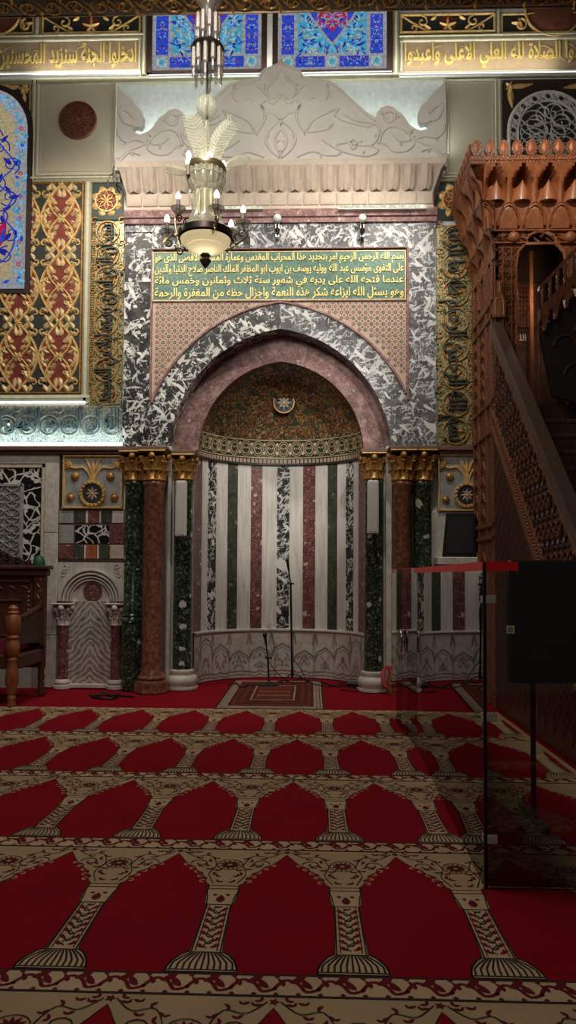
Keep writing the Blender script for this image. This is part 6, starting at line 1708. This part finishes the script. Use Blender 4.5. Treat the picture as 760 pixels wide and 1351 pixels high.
m = M1('bowl_glass'); m.lathe(xc, YC, [(.238, z_(315)), (.228, z_(319.5)), (.205, z_(323)), (.165, z_(326)), (.17, z_(327.5)), (.11, z_(330.5)), (.04, z_(332.5)), (.03, z_(334))], 40, cap=False); m.build('glass_bowl', ch, 60)
m = M1('bronze'); m.lathe(xc, YC, [(.02, z_(333)), (.05, z_(337)), (.03, z_(340)), (.055, z_(344)), (.03, z_(350)), (.0, z_(355))], 14, cap=False); m.build('finial', ch, 50)
# candle arms: bulb tip (px, py), yo the offset in depth
def candle(px, tip, yo, bowl=True, holder=None, sleeve=14):
    y = YC+yo; x, zt_ = P(px, tip, y)
    b_h, s_h = 11*k, sleeve*k
    zs1 = zt_-b_h; zs0 = zs1-s_h
    m = M1('brass' if bowl else 'dark_metal')
    dx, dy = x-xc, y-YC; L = math.hypot(dx, dy) or 1; ux, uy = dx/L, dy/L
    if bowl:
        r0 = .22
        m.tube(spline([(xc+ux*r0, YC+uy*r0, z_(306)), (xc+ux*(r0+.06), YC+uy*(r0+.06), z_(318)), (xc+ux*(L-.04), YC+uy*(L-.04), z_(316)), (x+ux*.04, y+uy*.04, zs0-.11), (x, y, zs0-.03), (x, y, zs0)], 6), .010, 6)
    else: m.tube([(xc+ux*L*.7, YC+uy*L*.7, z_(226)), (x, y, zs0-.02), (x, y, zs0)], .010, 6)
    arm = m.build('candle_arm', ch, 60)
    if bowl:
        for s in (1, -1):
            m = M1('dark_metal'); n_ = 15
            cc = (xc+ux*(L-.01*s), z_(318+4*s)); m.tube([(xc+ux*(L*.82+.05*s+(.045-.0028*i)*cos(i*.6)), YC+uy*(L*.82+.05*s+(.045-.0028*i)*cos(i*.6)), zs0-.13+s*.03+(.045-.0028*i)*sin(i*.6)) for i in range(n_)], .007, 5); m.build('scroll', arm, 60)
        m = M1('crystal_smoke'); m.lathe(x, y, [(.012, zs0-.05), (.05, zs0-.03), (.07, zs0+.0), (.075, zs0+.012), (.03, zs0+.005)], 20); m.build('drip_pan', arm, 50)
    m = M1('candle_sleeve'); m.lathe(x, y, [(.020, zs0), (.018, zs1)], 12); m.build('candle_sleeve', arm, 50)
    m = M1('bulb_glow'); m.lathe(x, y, [(.012, zs1), (.024, zs1+b_h*.25), (.026, zs1+b_h*.4), (.018, zs1+b_h*.72), (.006, zt_), (.0, zt_+.004)], 12, cap=False); m.build('bulb', arm, 60)
candle(248.5, 207, -.10, False); candle(249, 199, .12, False, sleeve=10); candle(277, 199, -.14, False); candle(295, 212, .02, False, sleeve=8)
candle(235.5, 253, .22); candle(286, 251, -.28); candle(220.5, 283, -.12); candle(321, 271, .08); candle(305, 290, .26, sleeve=8)
# ------------------------------------------------------------------ light
w = bpy.data.worlds.new('world'); S.world = w; w.use_nodes = True
w.node_tree.nodes['Background'].inputs[0].default_value = (1, .9, .78, 1); w.node_tree.nodes['Background'].inputs[1].default_value = .022
def spot(name, loc, to, power, size=70, blend=.6, col=(1, .93, .82), rad=.08):
    l = bpy.data.lights.new(name, 'SPOT'); l.energy = power; l.spot_size = math.radians(size); l.spot_blend = blend; l.color = col; l.shadow_soft_size = rad
    o = bpy.data.objects.new(name, l); COL.objects.link(o); o.location = loc
    o.rotation_euler = (Vector(to)-Vector(loc)).to_track_quat('-Z', 'Y').to_euler(); return o
def area(name, loc, to, power, sx, sy, col=(1, .93, .82)):
    l = bpy.data.lights.new(name, 'AREA'); l.energy = power; l.shape = 'RECTANGLE'; l.size = sx; l.size_y = sy; l.color = col
    o = bpy.data.objects.new(name, l); COL.objects.link(o); o.location = loc
    o.rotation_euler = (Vector(to)-Vector(loc)).to_track_quat('-Z', 'Y').to_euler(); return o
# floodlights on the tie beam, lamps of the hall, and an added rear fill
spot('flood_right', (1.3, -2.1, 7.3), (-.4, .6, 3.4), 430, 90, .9, (1, .92, .80))
spot('niche_spot', (1.8, -5.6, 6.0), (-.35, 1.0, 3.15), 900, 24, 1.0, (1, .93, .83), .06)
spot('flood_left', (-2.8, -2.1, 7.3), (-2.9, 0, 4.6), 290, 110, 1.0, (1, .90, .76))
area('wash_top', (-.4, -2.1, 7.0), (-.4, 0, 8.2), 42, 6, .15, (1, .95, .86))
spot('wash_front', (-.9, -6.0, 6.2), (-.7, 0, 5.7), 620, 62, 1.0, (1, .93, .82), .5)
spot('canopy_spot', (2.2, -3.6, 7.8), (2.7, -1.0, 6.1), 420, 40, 1.0, (1, .84, .66))
area('hall_lamps', (-1.8, -5.2, 7.5), (-1.4, -2.2, 0), 118, 2, 2, (1, .90, .78))
area('rear_fill', (-.5, -11.0, 5.5), (.6, -5.5, 1.2), 30, 1.2, 1.2, (1, .90, .80))  # added fill for upright faces near the camera, no known lamp
# light strips: behind the crest and on the left ledge
cz_ = PZ(370, 205, 0)
area('crest_strip', (CX, -.02, cz_), (CX, .35, cz_+1.2), 70, 4.2, .03, (.88, 1, .97))
lx = PX(60, 585, 0); lz = PZ(60, 583, 0)
area('ledge_strip', (lx-.3, -.05, lz), (lx-.3, .12, lz+.5), 10, 2.6, .03, (.85, 1, .98))
tz_ = PZ(380, 95, 0)
area('upper_strip', (-.3, -.10, tz_), (-.3, .10, tz_+.6), 26, 7.0, .03, (1, .96, .84))
for i, py in enumerate((208, 252, 313)):
    l = bpy.data.lights.new('candle_light', 'POINT'); l.energy = (1.2, .8, 5)[i]; l.color = (1, .86, .62); l.shadow_soft_size = .1
    o = bpy.data.objects.new('candle_light', l); COL.objects.link(o); o.location = (xc+(.0, .0, .0)[i], YC-(.12, .30, .0)[i], z_(py))
S.view_settings.view_transform = 'Standard'; S.view_settings.look = 'None'; S.view_settings.gamma = 1; S.view_settings.use_curve_mapping = False
S.view_settings.exposure = 0.0
S.cycles.max_bounces = 6; S.cycles.transparent_max_bounces = 12; S.cycles.caustics_reflective = False; S.cycles.caustics_refractive = False
S.cycles.sample_clamp_indirect = 4.0
